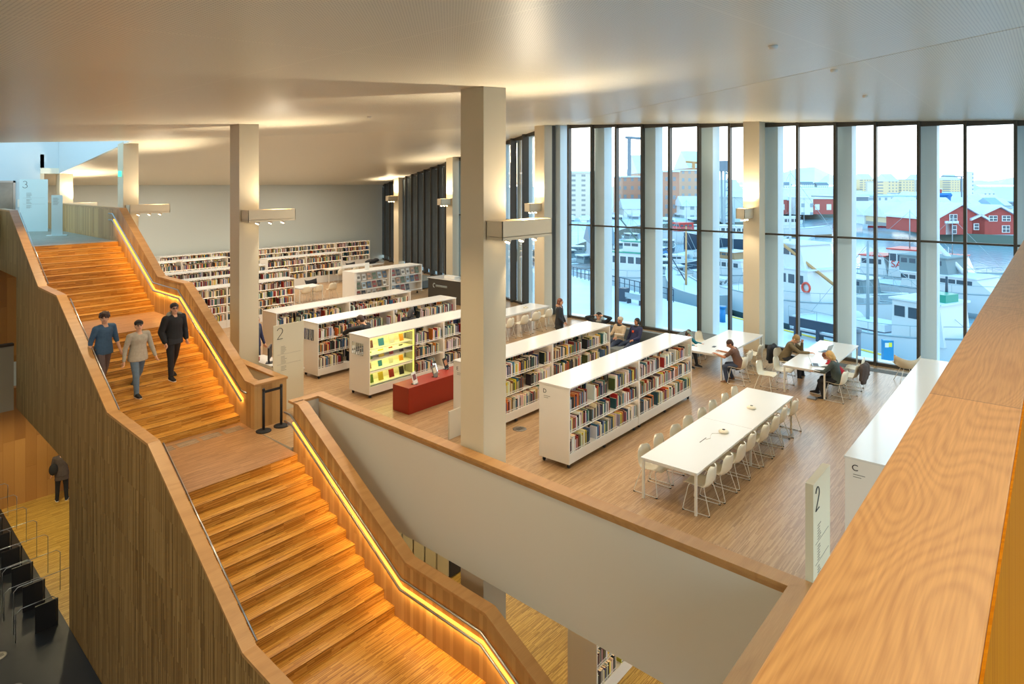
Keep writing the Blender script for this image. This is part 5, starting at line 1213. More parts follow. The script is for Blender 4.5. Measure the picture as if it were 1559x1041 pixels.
person((7.25,25.2,Z1), face(.3,1), 1.74, 'person in a brown jacket carrying a bag on the lower level', [(2,3,-2,2),(-2,3,-4,2)], [(4,12,20,4),(30,14,70,4)], 2, (4,0), None,'c_coat_brown','c_black','c_black','skin',('hair_dark','short'),'long',(('coat','c_coat_brown'),))
mb = MB(); mb.ell((7.0,25.15,Z1+1.1),(.13,.10,.19)); o = mb.build('shoulder_bag','black_matt'); tag(o,'black and white bag carried by the person on the lower level','bag')
# coats over chairs
def coat(x,y,rz,label,m):
    mb = MB(); M = RZ(rz,(x,y,0))
    for sx,dx in ((1,.0),(-1,.02)):
        mb.loft([(Vector((.10*sx,dx,z)),w_,d_) for z,w_,d_ in ((.86,.07,.03),(.80,.15,.09),(.66,.16,.10),(.50,.15,.07),(.36+.05*sx,.12,.05))], Vector((1,.15*sx,0)), Vector((0,1,0)), 0, 14)
    mb.cap((-.24,.03,.74),.05,(-.27,.06,.45),.045); mb.cap((.24,.03,.72),.05,(.26,-.02,.50),.045)
    mb.v = [tuple(M @ Vector(p)) for p in mb.v]
    o = remesh(mb,'coat',m,.02,None,2); tag(o,label,'coat')
coat(19.75,4.0,0,'dark brown coat hung over the chair behind the blonde woman','c_coat_brown')
coat(20.3,6.62,0,'dark grey coat hung over the chair of the man in olive','c_dark')
# ---------------------------------------------------------------- the harbour outside
FWD = Vector((math.cos(YAW), math.sin(YAW), 0)); RGT = Vector((math.sin(YAW), -math.cos(YAW), 0))
GZ = -4.7; WZ = -6.6
def gp(x, y, z):
    """ground point of height z seen in direction (x, y) of the photograph"""
    d = (H_EYE-z)*F_PX/(y-280.0); p = FWD*d + RGT*(d*(x-779.5)/F_PX); return Vector((p.x, p.y, z)), d
def dp(x, d, z):
    p = FWD*d + RGT*(d*(x-779.5)/F_PX); return Vector((p.x, p.y, z))
qa = lambda b: 41.6+.48*b
slab("ground", [(WX+.9,-8),(qa(-20),-20),(qa(75),75),(fac(60)+1.5,60),(fac(BACK)+1.2,BACK+1),(fac(17)+1.0,17.4)], GZ, 2.2, 'snow', 'fin_white', label='snow covered quay outside the window')
mb = MB(); mb.add([(-200,-1500,WZ),(6000,-1500,WZ),(6000,6000,WZ),(-200,6000,WZ)],[(0,1,2,3)]); struct(mb,'water','water',label='pale grey harbour water')
# quay edge with a yellow line
mat('yellow_line',(214,176,30),.6); mat('quay_wall',(110,112,104),.8,noise=.2,nscale=2); mat('pile_green',(96,112,104),.8); mat('snow_dirty',(190,200,210),.8,noise=.08,nscale=.3)
mb = MB(); mb.add([(qa(-18)-.62,-18,GZ+.02),(qa(-18)-.15,-18,GZ+.02),(qa(20)-.15,20,GZ+.02),(qa(20)-.62,20,GZ+.02)],[(0,1,2,3)]); o = mb.build('kerb_line','yellow_line'); tag(o,'yellow painted line along the snowy quay edge','line')
# far land
near = [(800,400),(870,392),(962,356),(1060,347),(1120,345),(1180,333),(1285,331),(1296,322),(1345,338),(1390,354),(1436,368),(1600,375),(2400,395)]
pts = [gp(x,y,WZ)[0] for x,y in near]; far = [dp(2600,2600,0),dp(200,2600,0)]
slab('land', [(p.x,p.y) for p in pts]+[(p.x,p.y) for p in far], GZ, 2.0, 'snow_dirty', 'quay_wall', label='snowy far side of the harbour')
facade_mat('brick_far',(190,140,116),(140,144,150)); facade_mat('brick_pale',(204,168,144),(160,166,172)); facade_mat('cream_far',(214,206,190),(150,150,150),3,1.5); facade_mat('red_far',(178,92,84),(224,222,214),4,4.5); facade_mat('tan_far',(222,196,156),(150,150,150),3.4,3.0); facade_mat('white_far',(220,224,224),(150,164,172),3,3)  # far walls coloured paler to imitate haze over the distance
mat('red_wood',(170,74,68),.7,noise=.08,nscale=1); mat('roof_grey',(120,132,144),.7); mat('roof_blue',(150,176,196),.7); mat('window_dark',(70,84,96),.25); mat('trim_white',(220,224,226),.5); mat('hull_white',(208,213,216),.35); mat('hull_dark',(50,66,84),.4); mat('hull_green',(46,150,130),.4); mat('hull_red',(196,54,50),.4); mat('hull_grey',(150,166,174),.5); mat('hull_wood',(150,120,84),.6); mat('boat_blue',(20,120,180),.4); mat('buoy_red',(220,80,60),.5); mat('canvas',(120,138,144),.7); mat('blue_box',(10,130,180),.4); mat('yellow_label',(230,220,60),.5); mat('crane_blue',(40,110,180),.5); mat('hill',(190,204,200),.9,noise=.15,nscale=.02); mat('mount',(222,226,232),.9,noise=.05,nscale=.002); mat('orange_suit',(240,96,50),.6); mat('boom_tan',(196,150,100),.6); mat('water_line',(70,92,92),.5)
def yawed(p, rz): return Matrix.Translation(p) @ Matrix.Rotation(rz,4,'Z')
def block(x0, x1, ytop, ybase, depth, m, label, cat='building', name='building', roof='snow', z=GZ, rz=None, grp=None, flat=True):
    """building whose front spans pixels x0..x1 with its foot at ybase"""
    p, d = gp((x0+x1)/2, ybase, z); w = (x1-x0)*d/F_PX; h = (ybase-ytop)*d/F_PX
    rz = YAW-PI/2 if rz is None else rz
    t = thing(name, label, cat, p, rz, grp); mb = MB()
    mb.box(-w/2,w/2,0,depth,0,h); mb.build('walls',m,t,world=False)
    mb = MB()
    if flat: mb.box(-w/2-.3,w/2+.3,-.3,depth+.3,h,h+.5)
    else: mb.add([(-w/2-.4,-.4,h),(w/2+.4,-.4,h),(w/2+.4,depth+.4,h),(-w/2-.4,depth+.4,h),(-w/2-.4,depth/2,h+depth*.3),(w/2+.4,depth/2,h+depth*.3)],[(0,1,5,4),(2,3,4,5),(0,4,3),(1,2,5),(3,2,1,0)])
    mb.build('roof',roof,t,world=False); return t
block(866,912,263,332,30,'cream_far','large cream hall with horizontal bands at the left end of the harbour view')
block(948,990,270,327,20,'brick_far','brick apartment block beyond the boats in the third window')
block(972,994,264,322,25,'brick_pale','paler brick block with a sloping top beside the apartment block',flat=False)
block(1006,1034,262,330,22,'brick_far','dark brick tower block left of the lattice crane',)
block(1034,1062,260,322,22,'brick_pale','pale brick block with balconies right of the brick tower')
block(1050,1072,256,318,26,'brick_far','farther brick block glowing in the low sun',flat=False)
block(950,978,318,331,10,'white_far','low shed with snowy roof in front of the brick blocks',flat=False)
block(1040,1068,314,332,10,'white_far','green grey shed with a snowy roof beside the crane',flat=False)
block(1100,1134,300,338,16,'hill','greyish low hall behind the lattice crane',flat=False)
block(1166,1200,304,326,16,'red_far','left wing of the long red waterfront building',flat=False)
block(1199,1222,305,326,16,'red_far','middle red wing of the waterfront building')
block(1213,1238,302,327,18,'white_far','white gabled centre of the red waterfront building')
block(1236,1272,303,326,16,'red_far','right wing of the red waterfront building')
block(1176,1300,288,304,60,'snow','long snow covered roof behind the red waterfront building',name='hall')
for i,(x0,x1,yt,yb) in enumerate([(1172,1188,280,292),(1190,1206,282,292),(1222,1240,281,291),(1244,1262,282,291)]):
    block(x0,x1,yt,yb,14,'white_far','small pale house on the ridge above the red building, %s of four' % ['leftmost','second','third','rightmost'][i],flat=False,roof='roof_grey',grp='ridge houses')
for i,(x0,x1,yt,yb) in enumerate([(1296,1312,273,291),(1313,1330,273,292),(1336,1352,277,294),(1352,1368,276,296),(1372,1392,274,294),(1395,1412,274,292),(1416,1440,273,291),(1446,1462,274,292),(1464,1474,272,292)]):
    block(x0,x1,yt,yb,25,['tan_far','tan_far','cream_far'][i%3],'pale town block on the skyline, number %s from the left' % ['one','two','three','four','five','six','seven','eight','nine'][i],grp='skyline blocks',flat=(i%2==0),roof='snow' if i%2 else 'roof_blue')
block(1477,1482.5,262,300,8,'white_far','slim pale high rise tower on the skyline')
block(1290,1322,300,322,30,'roof_grey','grey block at the start of the long quay wall')
block(1330,1420,300,313,40,'white_far','wide white warehouse with a blue snowy roof',roof='roof_blue')
block(1316,1352,328,341,12,'white_far','white quayside shed row with snowy roofs',flat=False)
block(1354,1392,331,345,12,'tan_far','small tan quayside sheds right of the white ones',flat=False)
for i in range(46):
    x = 1298+rnd.random()*240; yb = 300+rnd.random()*30
    if x < 1350 and yb > 318: continue
    wd = rnd.uniform(7,20); block(x,x+wd,yb-rnd.uniform(4,9),yb,10,rnd.choice(['white_far','roof_grey','tan_far','hull_grey','roof_blue','white_far']),'small snow roofed building in the crowded far harbour town',grp='small buildings of the far town',flat=rnd.random()<.5,roof=rnd.choice(['snow','snow','roof_blue']))
for i in range(26):
    x = 845+rnd.random()*285; yb = 325+rnd.random()*14; wd = rnd.uniform(5,14)
    block(x,x+wd,yb-rnd.uniform(2,6),yb,6,rnd.choice(['white_far','roof_grey','hull_dark','canvas','hull_grey']),'small snow covered shed or car on the far left quay',grp='sheds on the far left quay')
# two red gabled warehouses
def gable(x0, x1, xpk, ypk, yeave, ybase, label, wins):
    p, d = gp((x0+x1)/2, ybase, GZ); s = d/F_PX; w = (x1-x0)*s; he = (ybase-yeave)*s; hp = (ybase-ypk)*s; xp = (xpk-(x0+x1)/2)*s
    t = thing('warehouse', label, 'warehouse', p, YAW-PI/2)
    mb = MB(); mb.extrude([(-w/2,0,0),(w/2,0,0),(w/2,0,he),(xp,0,hp),(-w/2,0,he)],[(-w/2,18,0),(w/2,18,0),(w/2,18,he),(xp,18,hp),(-w/2,18,he)]); mb.build('walls','red_wood',t,world=False)
    mb = MB()
    for sx in (-1,1):
        e = Vector((sx*(w/2+.5),-.6,he-.35)); k = Vector((xp,-.6,hp+.15)); mb.extrude([e,k,k+Vector((0,0,.45)),e+Vector((0,0,.45))],[e+Vector((0,19,0)),k+Vector((0,19,0)),k+Vector((0,19,.45)),e+Vector((0,19,.45))])
    mb.build('roof','snow',t,world=False)
    for wx0,wx1,wy0,wy1 in wins:
        a0=(wx0-(x0+x1)/2)*s; a1=(wx1-(x0+x1)/2)*s; z1=(ybase-wy0)*s; z0=(ybase-wy1)*s
        mb = MB(); mb.box(a0,a1,-.12,0,z0,z1,0); n=2 if a1-a0>1.6 else 1
        for q in range(n):
            for r_ in range(2):
                mb.box(a0+.15+(a1-a0-.1)*q/n, a0+(a1-a0-.1)*(q+1)/n, -.14,-.12, z0+.12+(z1-z0-.1)*r_/2, z0+(z1-z0-.1)*(r_+1)/2, 1)
        mb.build('window',['trim_white','window_dark'],t,world=False)
gable(1425,1500,1463,313,333,357,'left red timber warehouse with a snowy gable roof across the water',[(1445,1457,326,340),(1449,1456,343,356),(1482,1490,340,350)])
gable(1480,1556,1521,316,333,357,'right red timber warehouse with a snowy gable roof across the water',[(1505,1518,328,337),(1525,1538,328,337),(1525,1537,343,354)])
block(1440,1456,340,357,2,'trim_white','white lean to stair box in front of the left red warehouse',flat=True,name='annex',cat='annex')
# timber piled quay in front
t = thing('pile_quay','piled timber quay wall in front of the red warehouses','quay',gp(1490,372,WZ)[0])
for i in range(46):
    p,_ = gp(1434+i*2.6,369+i*.14,WZ); mb = MB(); mb.box(p.x-.18,p.x+.18,p.y-.18,p.y+.18,WZ-1,GZ+.2); mb.build('pile','pile_green',t)
# blue gantry and red container
t = thing('gantry_crane','blue gantry crane with a red block above the far town','crane',gp(1432,318,GZ)[0]); 
for x in (1420,1444):
    p,d = gp(x,318,GZ); mb = MB(); mb.box(p.x-.8,p.x+.8,p.y-.8,p.y+.8,GZ,GZ+21*d/F_PX); mb.build('leg','crane_blue',t)
p0,d = gp(1416,318,GZ); p1,_ = gp(1448,318,GZ); mb = MB(); mb.tube([p0+Vector((0,0,21*d/F_PX)),p1+Vector((0,0,21*d/F_PX))],.9,0,4); mb.build('beam','crane_blue',t)
block(1425,1434,288,303,6,'red_wood','red container stack seen behind the blue gantry crane',name='container_stack',cat='container')
def tcrane(x, ytop, ybase, xa, xb, label, m='roof_grey'):
    p,d = gp(x,ybase,GZ); h = (ybase-ytop)*d/F_PX; t = thing('tower_crane',label,'crane',p); mb = MB(); mb.box(p.x-.5,p.x+.5,p.y-.5,p.y+.5,GZ,GZ+h); mb.build('mast',m,t)
    a = p+RGT*((xa-x)*d/F_PX)+Vector((0,0,h)); b = p+RGT*((xb-x)*d/F_PX)+Vector((0,0,h-.5)); mb = MB(); mb.tube([a,b],.45,0,4); mb.build('jib',m,t)
tcrane(958,209,324,952,982,'thin tower crane high above the brick blocks')
tcrane(1464,268,300,1433,1466,'small tower crane on the skyline near the pale high rise')
tcrane(1056,246,318,1044,1064,'tower crane tip glowing in the sun above the brick blocks','boom_tan')
# lattice tower
p,d = gp(1101,340,GZ); s = d/F_PX; t = thing('lattice_tower','white lattice slipway tower left of the window column','tower',p)
h = 88*s
for sx,sy in ((-1,-1),(1,-1),(1,1),(-1,1)):
    mb = MB(); mb.tube([p+Vector((sx*3,sy*1.5,0)),p+Vector((sx*1.2,sy*1,h))],.28,0,4); mb.build('leg','hull_grey',t)
for k in range(7):
    f0 = k/7; f1 = (k+1)/7; w0 = 3-1.8*f0; w1 = 3-1.8*f1; mb = MB(); mb.tube([p+Vector((-w0,-1.4,h*f0)),p+Vector((w1,-1.4,h*f1))],.16,0,4); mb.tube([p+Vector((-w1,-1.4,h*f1)),p+Vector((w1,-1.4,h*f1))],.16,0,4); mb.build('brace','hull_grey',t)
mb = MB(); mb.box(p.x-1.6,p.x+1.6,p.y-1.6,p.y+1.6,GZ+h-1.5,GZ+h+1.2); mb.build('cabin','roof_grey',t)
# hills and mountains
def ridge(name, d, pts, base, m, label):
    mb = MB(); top = [dp(x,d,H_EYE+(280-y)*d/F_PX) for x,y in pts]; bot = [dp(x,d*.85,base) for x,_ in pts]; bk = [dp(x,d*1.2,base) for x,_ in pts]; n = len(pts); mb.v = [tuple(v) for v in bot+top+bk]
    for i in range(n-1):
        for o_ in (0,n): mb.f.append((i+o_,i+1+o_,i+1+n+o_,i+n+o_)); mb.mi.append(0); mb.sm.append(False); mb.tint.append(None)
    o = struct(mb,name,m,label); return o
ridge('mountain',9000,[(1120,278),(1165,268),(1180,262),(1195,262),(1215,256),(1240,254),(1262,264),(1290,276),(1320,281)],-7,'mount','faint snowy mountain behind the town')
ridge('mountain',9000,[(1475,276),(1490,274),(1505,276),(1520,274),(1535,271),(1560,268),(1620,272)],-7,'mount','faint snowy mountains at the right edge')
ridge('hill',1500,[(1465,292),(1482,286),(1495,288),(1508,291),(1522,286),(1540,285),(1580,288)],-7,'hill','low grey hill at the right')
ridge('hill',1400,[(1290,276),(1310,274),(1350,273),(1400,273),(1440,274),(1470,275),(1500,290)],-7,'hill','low built up hill under the skyline blocks')
ridge('hill',900,[(1070,300),(1100,292),(1122,286),(1140,290),(1170,288),(1200,284),(1300,286)],-7,'hill','low hill behind the lattice tower')
# ---------------------------------------------------------------- boats
def boat(x, y, L, beam, fb, rz, label, hull='hull_white', stripe='water_line', cabins=(), masts=(), deck='snow', boom=None, name='boat', bow=1.0, extras=()):
    p,d = gp(x,y,WZ); t = thing(name,label,'boat',p,rz)
    n = 11; secs = []
    for i in range(n):
        u = i/(n-1); X_ = -L/2+L*u; w = beam/2*(1-max(0,(u-.5)/.5)**2.2*.97)*(.86+.14*min(1,u*4)); sh = fb*(1+.45*max(0,u-.45)**1.5*2*bow)
        secs.append([(X_,-w,sh),(X_+.0,-w*.86,fb*.25),(X_-.0,-w*.6,-.35),(X_,0,-.5),(X_,w*.6,-.35),(X_,w*.86,fb*.25),(X_,w,sh)])
    mb = MB(); V = [q for s_ in secs for q in s_]; F_ = []; MI = []
    for i in range(n-1):
        for j in range(6): F_.append((i*7+j,i*7+j+1,(i+1)*7+j+1,(i+1)*7+j)); MI.append(1 if j in (1,2,3,4) else 0)
    mb.v = V; mb.f = F_; mb.mi = MI; mb.sm = [True]*len(F_); mb.tint = [None]*len(F_)
    mb.f.append(tuple(range(7))); mb.mi.append(0); mb.sm.append(False); mb.tint.append(None)
    hu = mb.build('hull',[hull,stripe],t,world=False)
    mb = MB(); dv = [(s_[0][0],s_[0][1]*.97,s_[0][2]-.12) for s_ in secs]+[(s_[6][0],s_[6][1]*.97,s_[6][2]-.12) for s_ in reversed(secs)]
    for i in range(n-1): mb.add([dv[i],dv[i+1],dv[2*n-2-i],dv[2*n-1-i]],[(0,1,2,3)])
    mb.build('deck',deck,t,world=False)
    mb = MB()
    for sy in (0,6): mb.tube([s_[sy] for s_ in secs],.06,0,5)
    mb.build('gunwale','trim_white' if hull != 'hull_white' else 'hull_grey',t,world=False)
    for c in cabins:
        x0,x1,w,z0,z1,m_,rake,rf = c; mb = MB(); mb.extrude([(x0,-w/2,z0),(x1,-w/2,z0),(x1-rake,-w/2,z1),(x0+rake*.2,-w/2,z1)],[(x0,w/2,z0),(x1,w/2,z0),(x1-rake,w/2,z1),(x0+rake*.2,w/2,z1)]); cb = mb.build('cabin',m_,t,world=False)
        mb = MB(); mb.box(x0-.15,x1-rake+.2,-w/2-.12,w/2+.12,z1,z1+.12); mb.build('cabin_roof',rf,cb,world=False)
        k = max(2,int((x1-x0)/.9)); zz = z1-(z1-z0)*.42
        for q in range(k):
            a = x0+.2+(x1-rake-x0-.3)*q/k; mb = MB(); mb.box(a,a+(x1-x0)/k*.62,-w/2-.02,-w/2+.01,zz,zz+(z1-z0)*.27); mb.box(a,a+(x1-x0)/k*.62,w/2-.01,w/2+.02,zz,zz+(z1-z0)*.27); mb.build('cabin_window','window_dark',cb,world=False)
        mb = MB(); mb.box(x0+.0-.02,x0+.01,-w/2+.2,w/2-.2,zz,zz+(z1-z0)*.27); mb.build('cabin_window','window_dark',cb,world=False)
    for (mx,my,z0,z1,r_,m_) in masts: mb = MB(); mb.tube([(mx,my,z0),(mx,my,z1)],[r_,r_*.6],0,6); mb.build('mast',m_,t,world=False)
    if masts:
        for (mx,my,z0,z1,r_,m_) in masts[:1]:
            for ex in (-L*.46,L*.46): mb = MB(); mb.tube([(mx,my,z1-.2),(ex,0,fb+.2)],.018,0,4); mb.build('stay','hull_grey',t,world=False)
    if boom: mb = MB(); mb.tube([Vector(q) for q in boom[0]],boom[1],0,6); mb.build('boom',boom[2],t,world=False)
    for i in range(int(L/1.4)):
        u = (i+.5)/int(L/1.4); s_ = secs[min(n-1,int(u*(n-1)))]
        if i % 2 == 0 and L > 8:
            mb = MB(); mb.tube([Vector(s_[0]),Vector(s_[0])+Vector((0,0,.75))],.022,0,4); mb.tube([Vector(s_[6]),Vector(s_[6])+Vector((0,0,.75))],.022,0,4); mb.build('rail_post','hull_grey',t,world=False)
    if L > 8:
        mb = MB(); mb.tube([Vector(s_[0])+Vector((0,0,.75)) for s_ in secs],.022,0,4); mb.build('rail','hull_grey',t,world=False)
    for ek,pos,r_,m_ in extras:
        mb = MB()
        if ek == 'ring':
            q = Vector(pos); mb.tube([q+Vector((r_*math.cos(a*PI/8),0,r_*math.sin(a*PI/8))) for a in range(16)],r_*.24,0,6,True); mb.build('lifebuoy',m_,t,world=False)
        if ek == 'ball': mb.ell(pos,(r_,r_,r_),0,12,8); mb.build('buoy',m_,t,world=False)
        if ek == 'box': mb.box(pos[0]-r_[0],pos[0]+r_[0],pos[1]-r_[1],pos[1]+r_[1],pos[2],pos[2]+r_[2]); mb.build('deck_box',m_,t,world=False)
        if ek == 'text': text_mb(mb,pos[0],r_,Matrix.Translation(pos[1]) @ Matrix.Rotation(PI/2,4,'X')); mb.build('hull_lettering',m_,t,world=False)
    return t
QR = math.atan2(1,.48)      # heading along the quay
boat(1226,500,17,5.2,2.6,QR-PI,'big white fishing vessel with a tall wheelhouse moored behind the window column','hull_white','water_line',[(-4.5,2.5,4.2,2.5,5.2,'hull_white',.5,'snow'),(-3.2,1.6,3.6,5.2,7.2,'hull_white',.6,'snow')],[(-1.6,0,7,13.5,.11,'hull_white'),(4.5,0,2.5,9.5,.1,'pile_green')],boom=([(4.5,0,3.2),(-2.5,-3.2,9)],.13,'boom_tan'),extras=[('ring',(-1.0,2.2,3.9),.38,'buoy_red'),('ring',(2.0,-2.2,3.9),.38,'buoy_red'),('box',(5.5,0,2.7),(.7,.9,.9),'hull_grey'),('ball',(-7,1,3.2),.45,'buoy_red')])
boat(1352,548,13.5,4.4,2.1,QR-PI+.05,'white work boat with a life ring on its cabin, closest to the quay edge','hull_white','hull_grey',[(1.2,4.6,3.0,2.0,4.6,'hull_white',.3,'snow')],[(-1.5,0,2,8.2,.14,'hull_grey'),(-3.6,.6,2,7.6,.03,'hull_grey'),(3.4,.9,4.6,6.2,.12,'hull_dark')],extras=[('ring',(3.0,1.56,3.4),.36,'buoy_red'),('ring',(1.19,0,3.4),.3,'buoy_red'),('box',(3.6,-.2,4.72),(.75,.7,.5),'hull_green'),('box',(-.8,0,2.1),(1.2,1,.5),'snow'),('ball',(-2.6,.2,2.4),.6,'snow')])
boat(1385,452,15,4.6,2.3,QR-PI+.25,'white rescue vessel with red roof and blue and red lettering','hull_white','hull_grey',[(-1.5,3.5,3.6,2.3,5.2,'hull_white',.9,'hull_red'),(-4.5,-1.6,3.4,2.3,4.3,'hull_white',.4,'hull_red')],[(0,0,5.3,9.5,.07,'hull_grey')],extras=[('text',('SAR',Vector((-1.2,-1.86,3.3))),1.0,'hull_red')])
t = bpy.data.objects[[o.name for o in bpy.data.objects if o.get('label','').startswith('white rescue')][0]]
mb = MB(); text_mb(mb,'REDNINGSSELSKAPET',.72,Matrix.Translation((4.6,2.36,1.35)) @ Matrix.Rotation(PI,4,'Z') @ Matrix.Rotation(PI/2,4,'X')); mb.build('hull_lettering','boat_blue',t,world=False)
mb = MB(); text_mb(mb,'SAR',1.1,Matrix.Translation((1.6,1.84,3.2)) @ Matrix.Rotation(PI,4,'Z') @ Matrix.Rotation(PI/2,4,'X')); mb.build('cabin_lettering','hull_red',t,world=False)
boat(1470,478,18,5.0,2.2,QR-PI+.1,'sleek white motor yacht with a swept windscreen and dark window band','hull_white','hull_grey',[(-5,3.5,4.0,2.2,3.6,'hull_white',1.8,'snow'),(-5.2,-.6,3.6,3.6,5.2,'canvas',.3,'canvas')],[(-1.5,0,3.6,6.2,.05,'hull_white')],boom=([(0,0,3.7),(-2.6,0,6.4)],.22,'hull_white'))
boat(1450,440,12,3.6,1.8,QR-PI+.3,'white cruiser with a red canopy beyond the sleek yacht','hull_white','hull_grey',[(-2,2,3,1.8,3.9,'hull_white',.8,'hull_red')],[(0,0,4,8.5,.05,'hull_grey')])
boat(1315,470,9,3.2,1.6,QR-PI,'grey boat with dark stern lying behind the work boat','hull_grey','hull_dark',[(-2,1,2.4,1.6,3.0,'canvas',.3,'snow')],[(1.5,0,1.6,6,.05,'hull_grey')])
boat(968,450,13,4.2,2.2,QR-PI+.5,'white fishing boat with a green stripe in the third window','hull_white','hull_white',[(-2.2,2.2,3.2,2.2,4.8,'hull_white',.4,'hull_green'),(-1,1.4,2.4,4.9,6.0,'hull_white',.3,'hull_green')],[(-2.5,0,2.2,10.5,.09,'hull_white'),(3,0,2.2,9.5,.08,'hull_green')],boom=([(3,0,3),(-2,0,8.5)],.08,'pile_green'))
boat(1052,468,10,3.6,2.0,QR-.2,'old grey wooden hull with a tall stem post near the quay','hull_grey','hull_wood',[],[(1,0,2,8,.12,'boom_tan')],boom=([(1,0,2.4),(5.5,0,5.4)],.06,'hull_dark'),bow=2.2)
boat(1116,442,11,3.6,1.9,QR-PI+.2,'white cabin cruiser with brown trim left of the window column','hull_white','hull_grey',[(-3,2.5,3,1.9,3.6,'hull_white',.5,'snow'),(-1.5,1.2,2.6,3.6,4.5,'hull_wood',.3,'snow')],[(0,0,3.8,8,.05,'hull_grey')])
boat(1118,382,18,4.6,2.4,.35-PI/2+PI,'dark blue hulled ship with a white deckhouse further out','hull_dark','hull_dark',[(-4,4,3.6,2.4,4.6,'hull_white',.5,'snow')],[(0,0,4.6,10,.08,'hull_grey')])
boat(1045,370,13,4.0,2.6,-.6,'white boat with a red deck moored in mid harbour','hull_white','hull_white',[(-2.5,1,3,2.6,4.2,'hull_red',.3,'hull_red')],[(0,0,3,9,.07,'hull_grey')],bow=1.8)
boat(1218,360,16,4.4,2.0,-.75,'pale fishing boat with a wooden rail in the distance under the red building','hull_white','hull_wood',[(-5,-1,3.4,2,4.6,'hull_white',.4,'snow')],[(1,0,2,9,.08,'hull_grey')])
boat(1248,428,8,2.8,1.3,-.5,'small boat with a bright blue canopy behind the big fishing vessel','hull_green','hull_grey',[(-2,2,2.2,1.3,2.3,'boat_blue',.5,'boat_blue')],[(0,0,2.3,5,.04,'hull_grey')])
boat(1350,346,12,4,2.2,-.9,'white boat with a red waterline under the long quay wall','hull_white','hull_red',[(-3,1,3,2.2,4.2,'hull_white',.4,'snow')],[(1,0,2,7,.06,'hull_grey')])
SB = [(862,402),(880,396),(896,412),(912,405),(928,398),(942,412),(948,388),(962,394),(976,402),(990,388),(1004,398),(1018,384),(1010,420),(1030,412),(1080,392),(1092,404),(1084,360),(1100,356),(1126,358),(1064,356),(1176,350),(1190,343),(1200,352),(1212,340),(1180,372),(1192,388),(1028,432),(1092,455),(995,370),(960,372)]
for i,(x,y) in enumerate(SB):
    boat(x,y,rnd.uniform(6,9),2.4,1.2,rnd.uniform(-1.2,1.2),'small snow covered leisure boat moored among the marina jetties',rnd.choice(['hull_white','hull_white','hull_grey','hull_dark']),'hull_grey',[(-1.5,1.2,1.8,1.2,2.2,rnd.choice(['hull_white','canvas','boat_blue','hull_grey']),.4,'snow')],[(0,0,2,rnd.uniform(5,9),.04,'hull_grey')] if i%2 else ())
for o in bpy.data.objects:
    if o.get('label','').startswith('small snow covered leisure boat'): o['group'] = 'leisure boats of the marina'
# jetties
for i,(a,b,lb) in enumerate([((850,420),(1000,415),'floating jetty behind the quay fence'),((1000,400),(1130,372),'floating jetty reaching across the middle marina'),((870,372),(1120,362),'floating jetty of the far marina'),((1172,402),(1245,352),'floating jetty beside the distant pale fishing boat')]):
    p,_ = gp(a[0],a[1],WZ); q,_ = gp(b[0],b[1],WZ); dd = (q-p).normalized(); nn = Vector((-dd.y,dd.x,0))*1.1; mb = MB(); mb.extrude([p+nn,q+nn,q-nn,p-nn],[v+Vector((0,0,.6)) for v in (p+nn,q+nn,q-nn,p-nn)]); o = mb.build('jetty','snow_dirty'); tag(o,'snowy '+lb,'jetty')
# low building and orange figure on the left
block(903,934,371,398,8,'hull_grey','grey harbour shed with a blue grey pitched roof beyond the quay fence',flat=False,roof='roof_grey',name='shed',cat='shed',z=GZ)
p,d = gp(906,362,GZ); mb = MB(); mb.ell((p.x,p.y,GZ+1.0),(.5,.5,1.0)); mb.ell((p.x,p.y,GZ+2.2),(.7,.7,.7)); o = mb.build('navigation_mark','orange_suit'); tag(o,'orange marker standing in the snow above the grey shed','marker')
# quay furniture
def post(x, y, h, r, m, label, name='bollard'):
    p,d = gp(x,y,GZ); t = thing(name,label,'bollard',p); mb = MB(); mb.cyl(p.x,p.y,GZ,GZ+h*.88,r,r,0,14); mb.build('post',m,t); mb = MB(); mb.cyl(p.x,p.y,GZ+h*.88,GZ+h,r*1.25,r*1.25,0,14); mb.build('head',m,t)
post(1306,545,1.75,.17,'roof_grey','grey quay lamp bollard in the snow in front of the white work boat')
post(1100,490,1.2,.22,'boat_blue','blue grey bollard on the quay left of the window column')
post(1098,478,.5,.25,'buoy_red','small red topped mooring bollard behind the blue one')
post(1167,512,.9,.15,'buoy_red','red and white buoy stack by the quay edge beside the window column','buoy_stack')
p,d = gp(1353,553,GZ); t = thing('power_cabinet','blue electricity cabinet with a yellow label on the snowy quay','cabinet',p,YAW-PI/2-.15); mb = MB(); mb.box(-.27,.27,0,.35,0,1.32); mb.build('body','blue_box',t,world=False); mb = MB(); mb.box(-.2,.0,-.01,0,.92,1.18,0); mb.box(0,.18,-.01,0,.95,1.2,1); mb.build('label_plate',['trim_white','yellow_label'],t,world=False)
p,d = gp(967,463,GZ); t = thing('bench','slatted bench standing in the snow in the third window','bench',p,QR+.2)
for k in range(3): mb = MB(); mb.box(-.9,.9,-.25+k*.18,-.10+k*.18,.43,.47); mb.build('slat','hull_grey',t,world=False)
mb = MB(); mb.box(-.9,.9,.28,.32,.55,.95); mb.build('backrest','hull_grey',t,world=False)
for sx in (-.7,.7): mb = MB(); mb.box(sx-.05,sx+.05,-.2,.25,0,.43); mb.build('leg','hull_dark',t,world=False)
p,d = gp(950,458,GZ); mb = MB(); mb.box(p.x-.35,p.x+.35,p.y-.35,p.y+.35,GZ,GZ+1.15); o = mb.build('litter_bin','hull_dark'); tag(o,'dark litter bin beside the slatted bench','bin')
t = thing('quay_bench','long dark timber seat with snow on it near the quay edge','bench',gp(1244,520,GZ)[0],QR+.15)
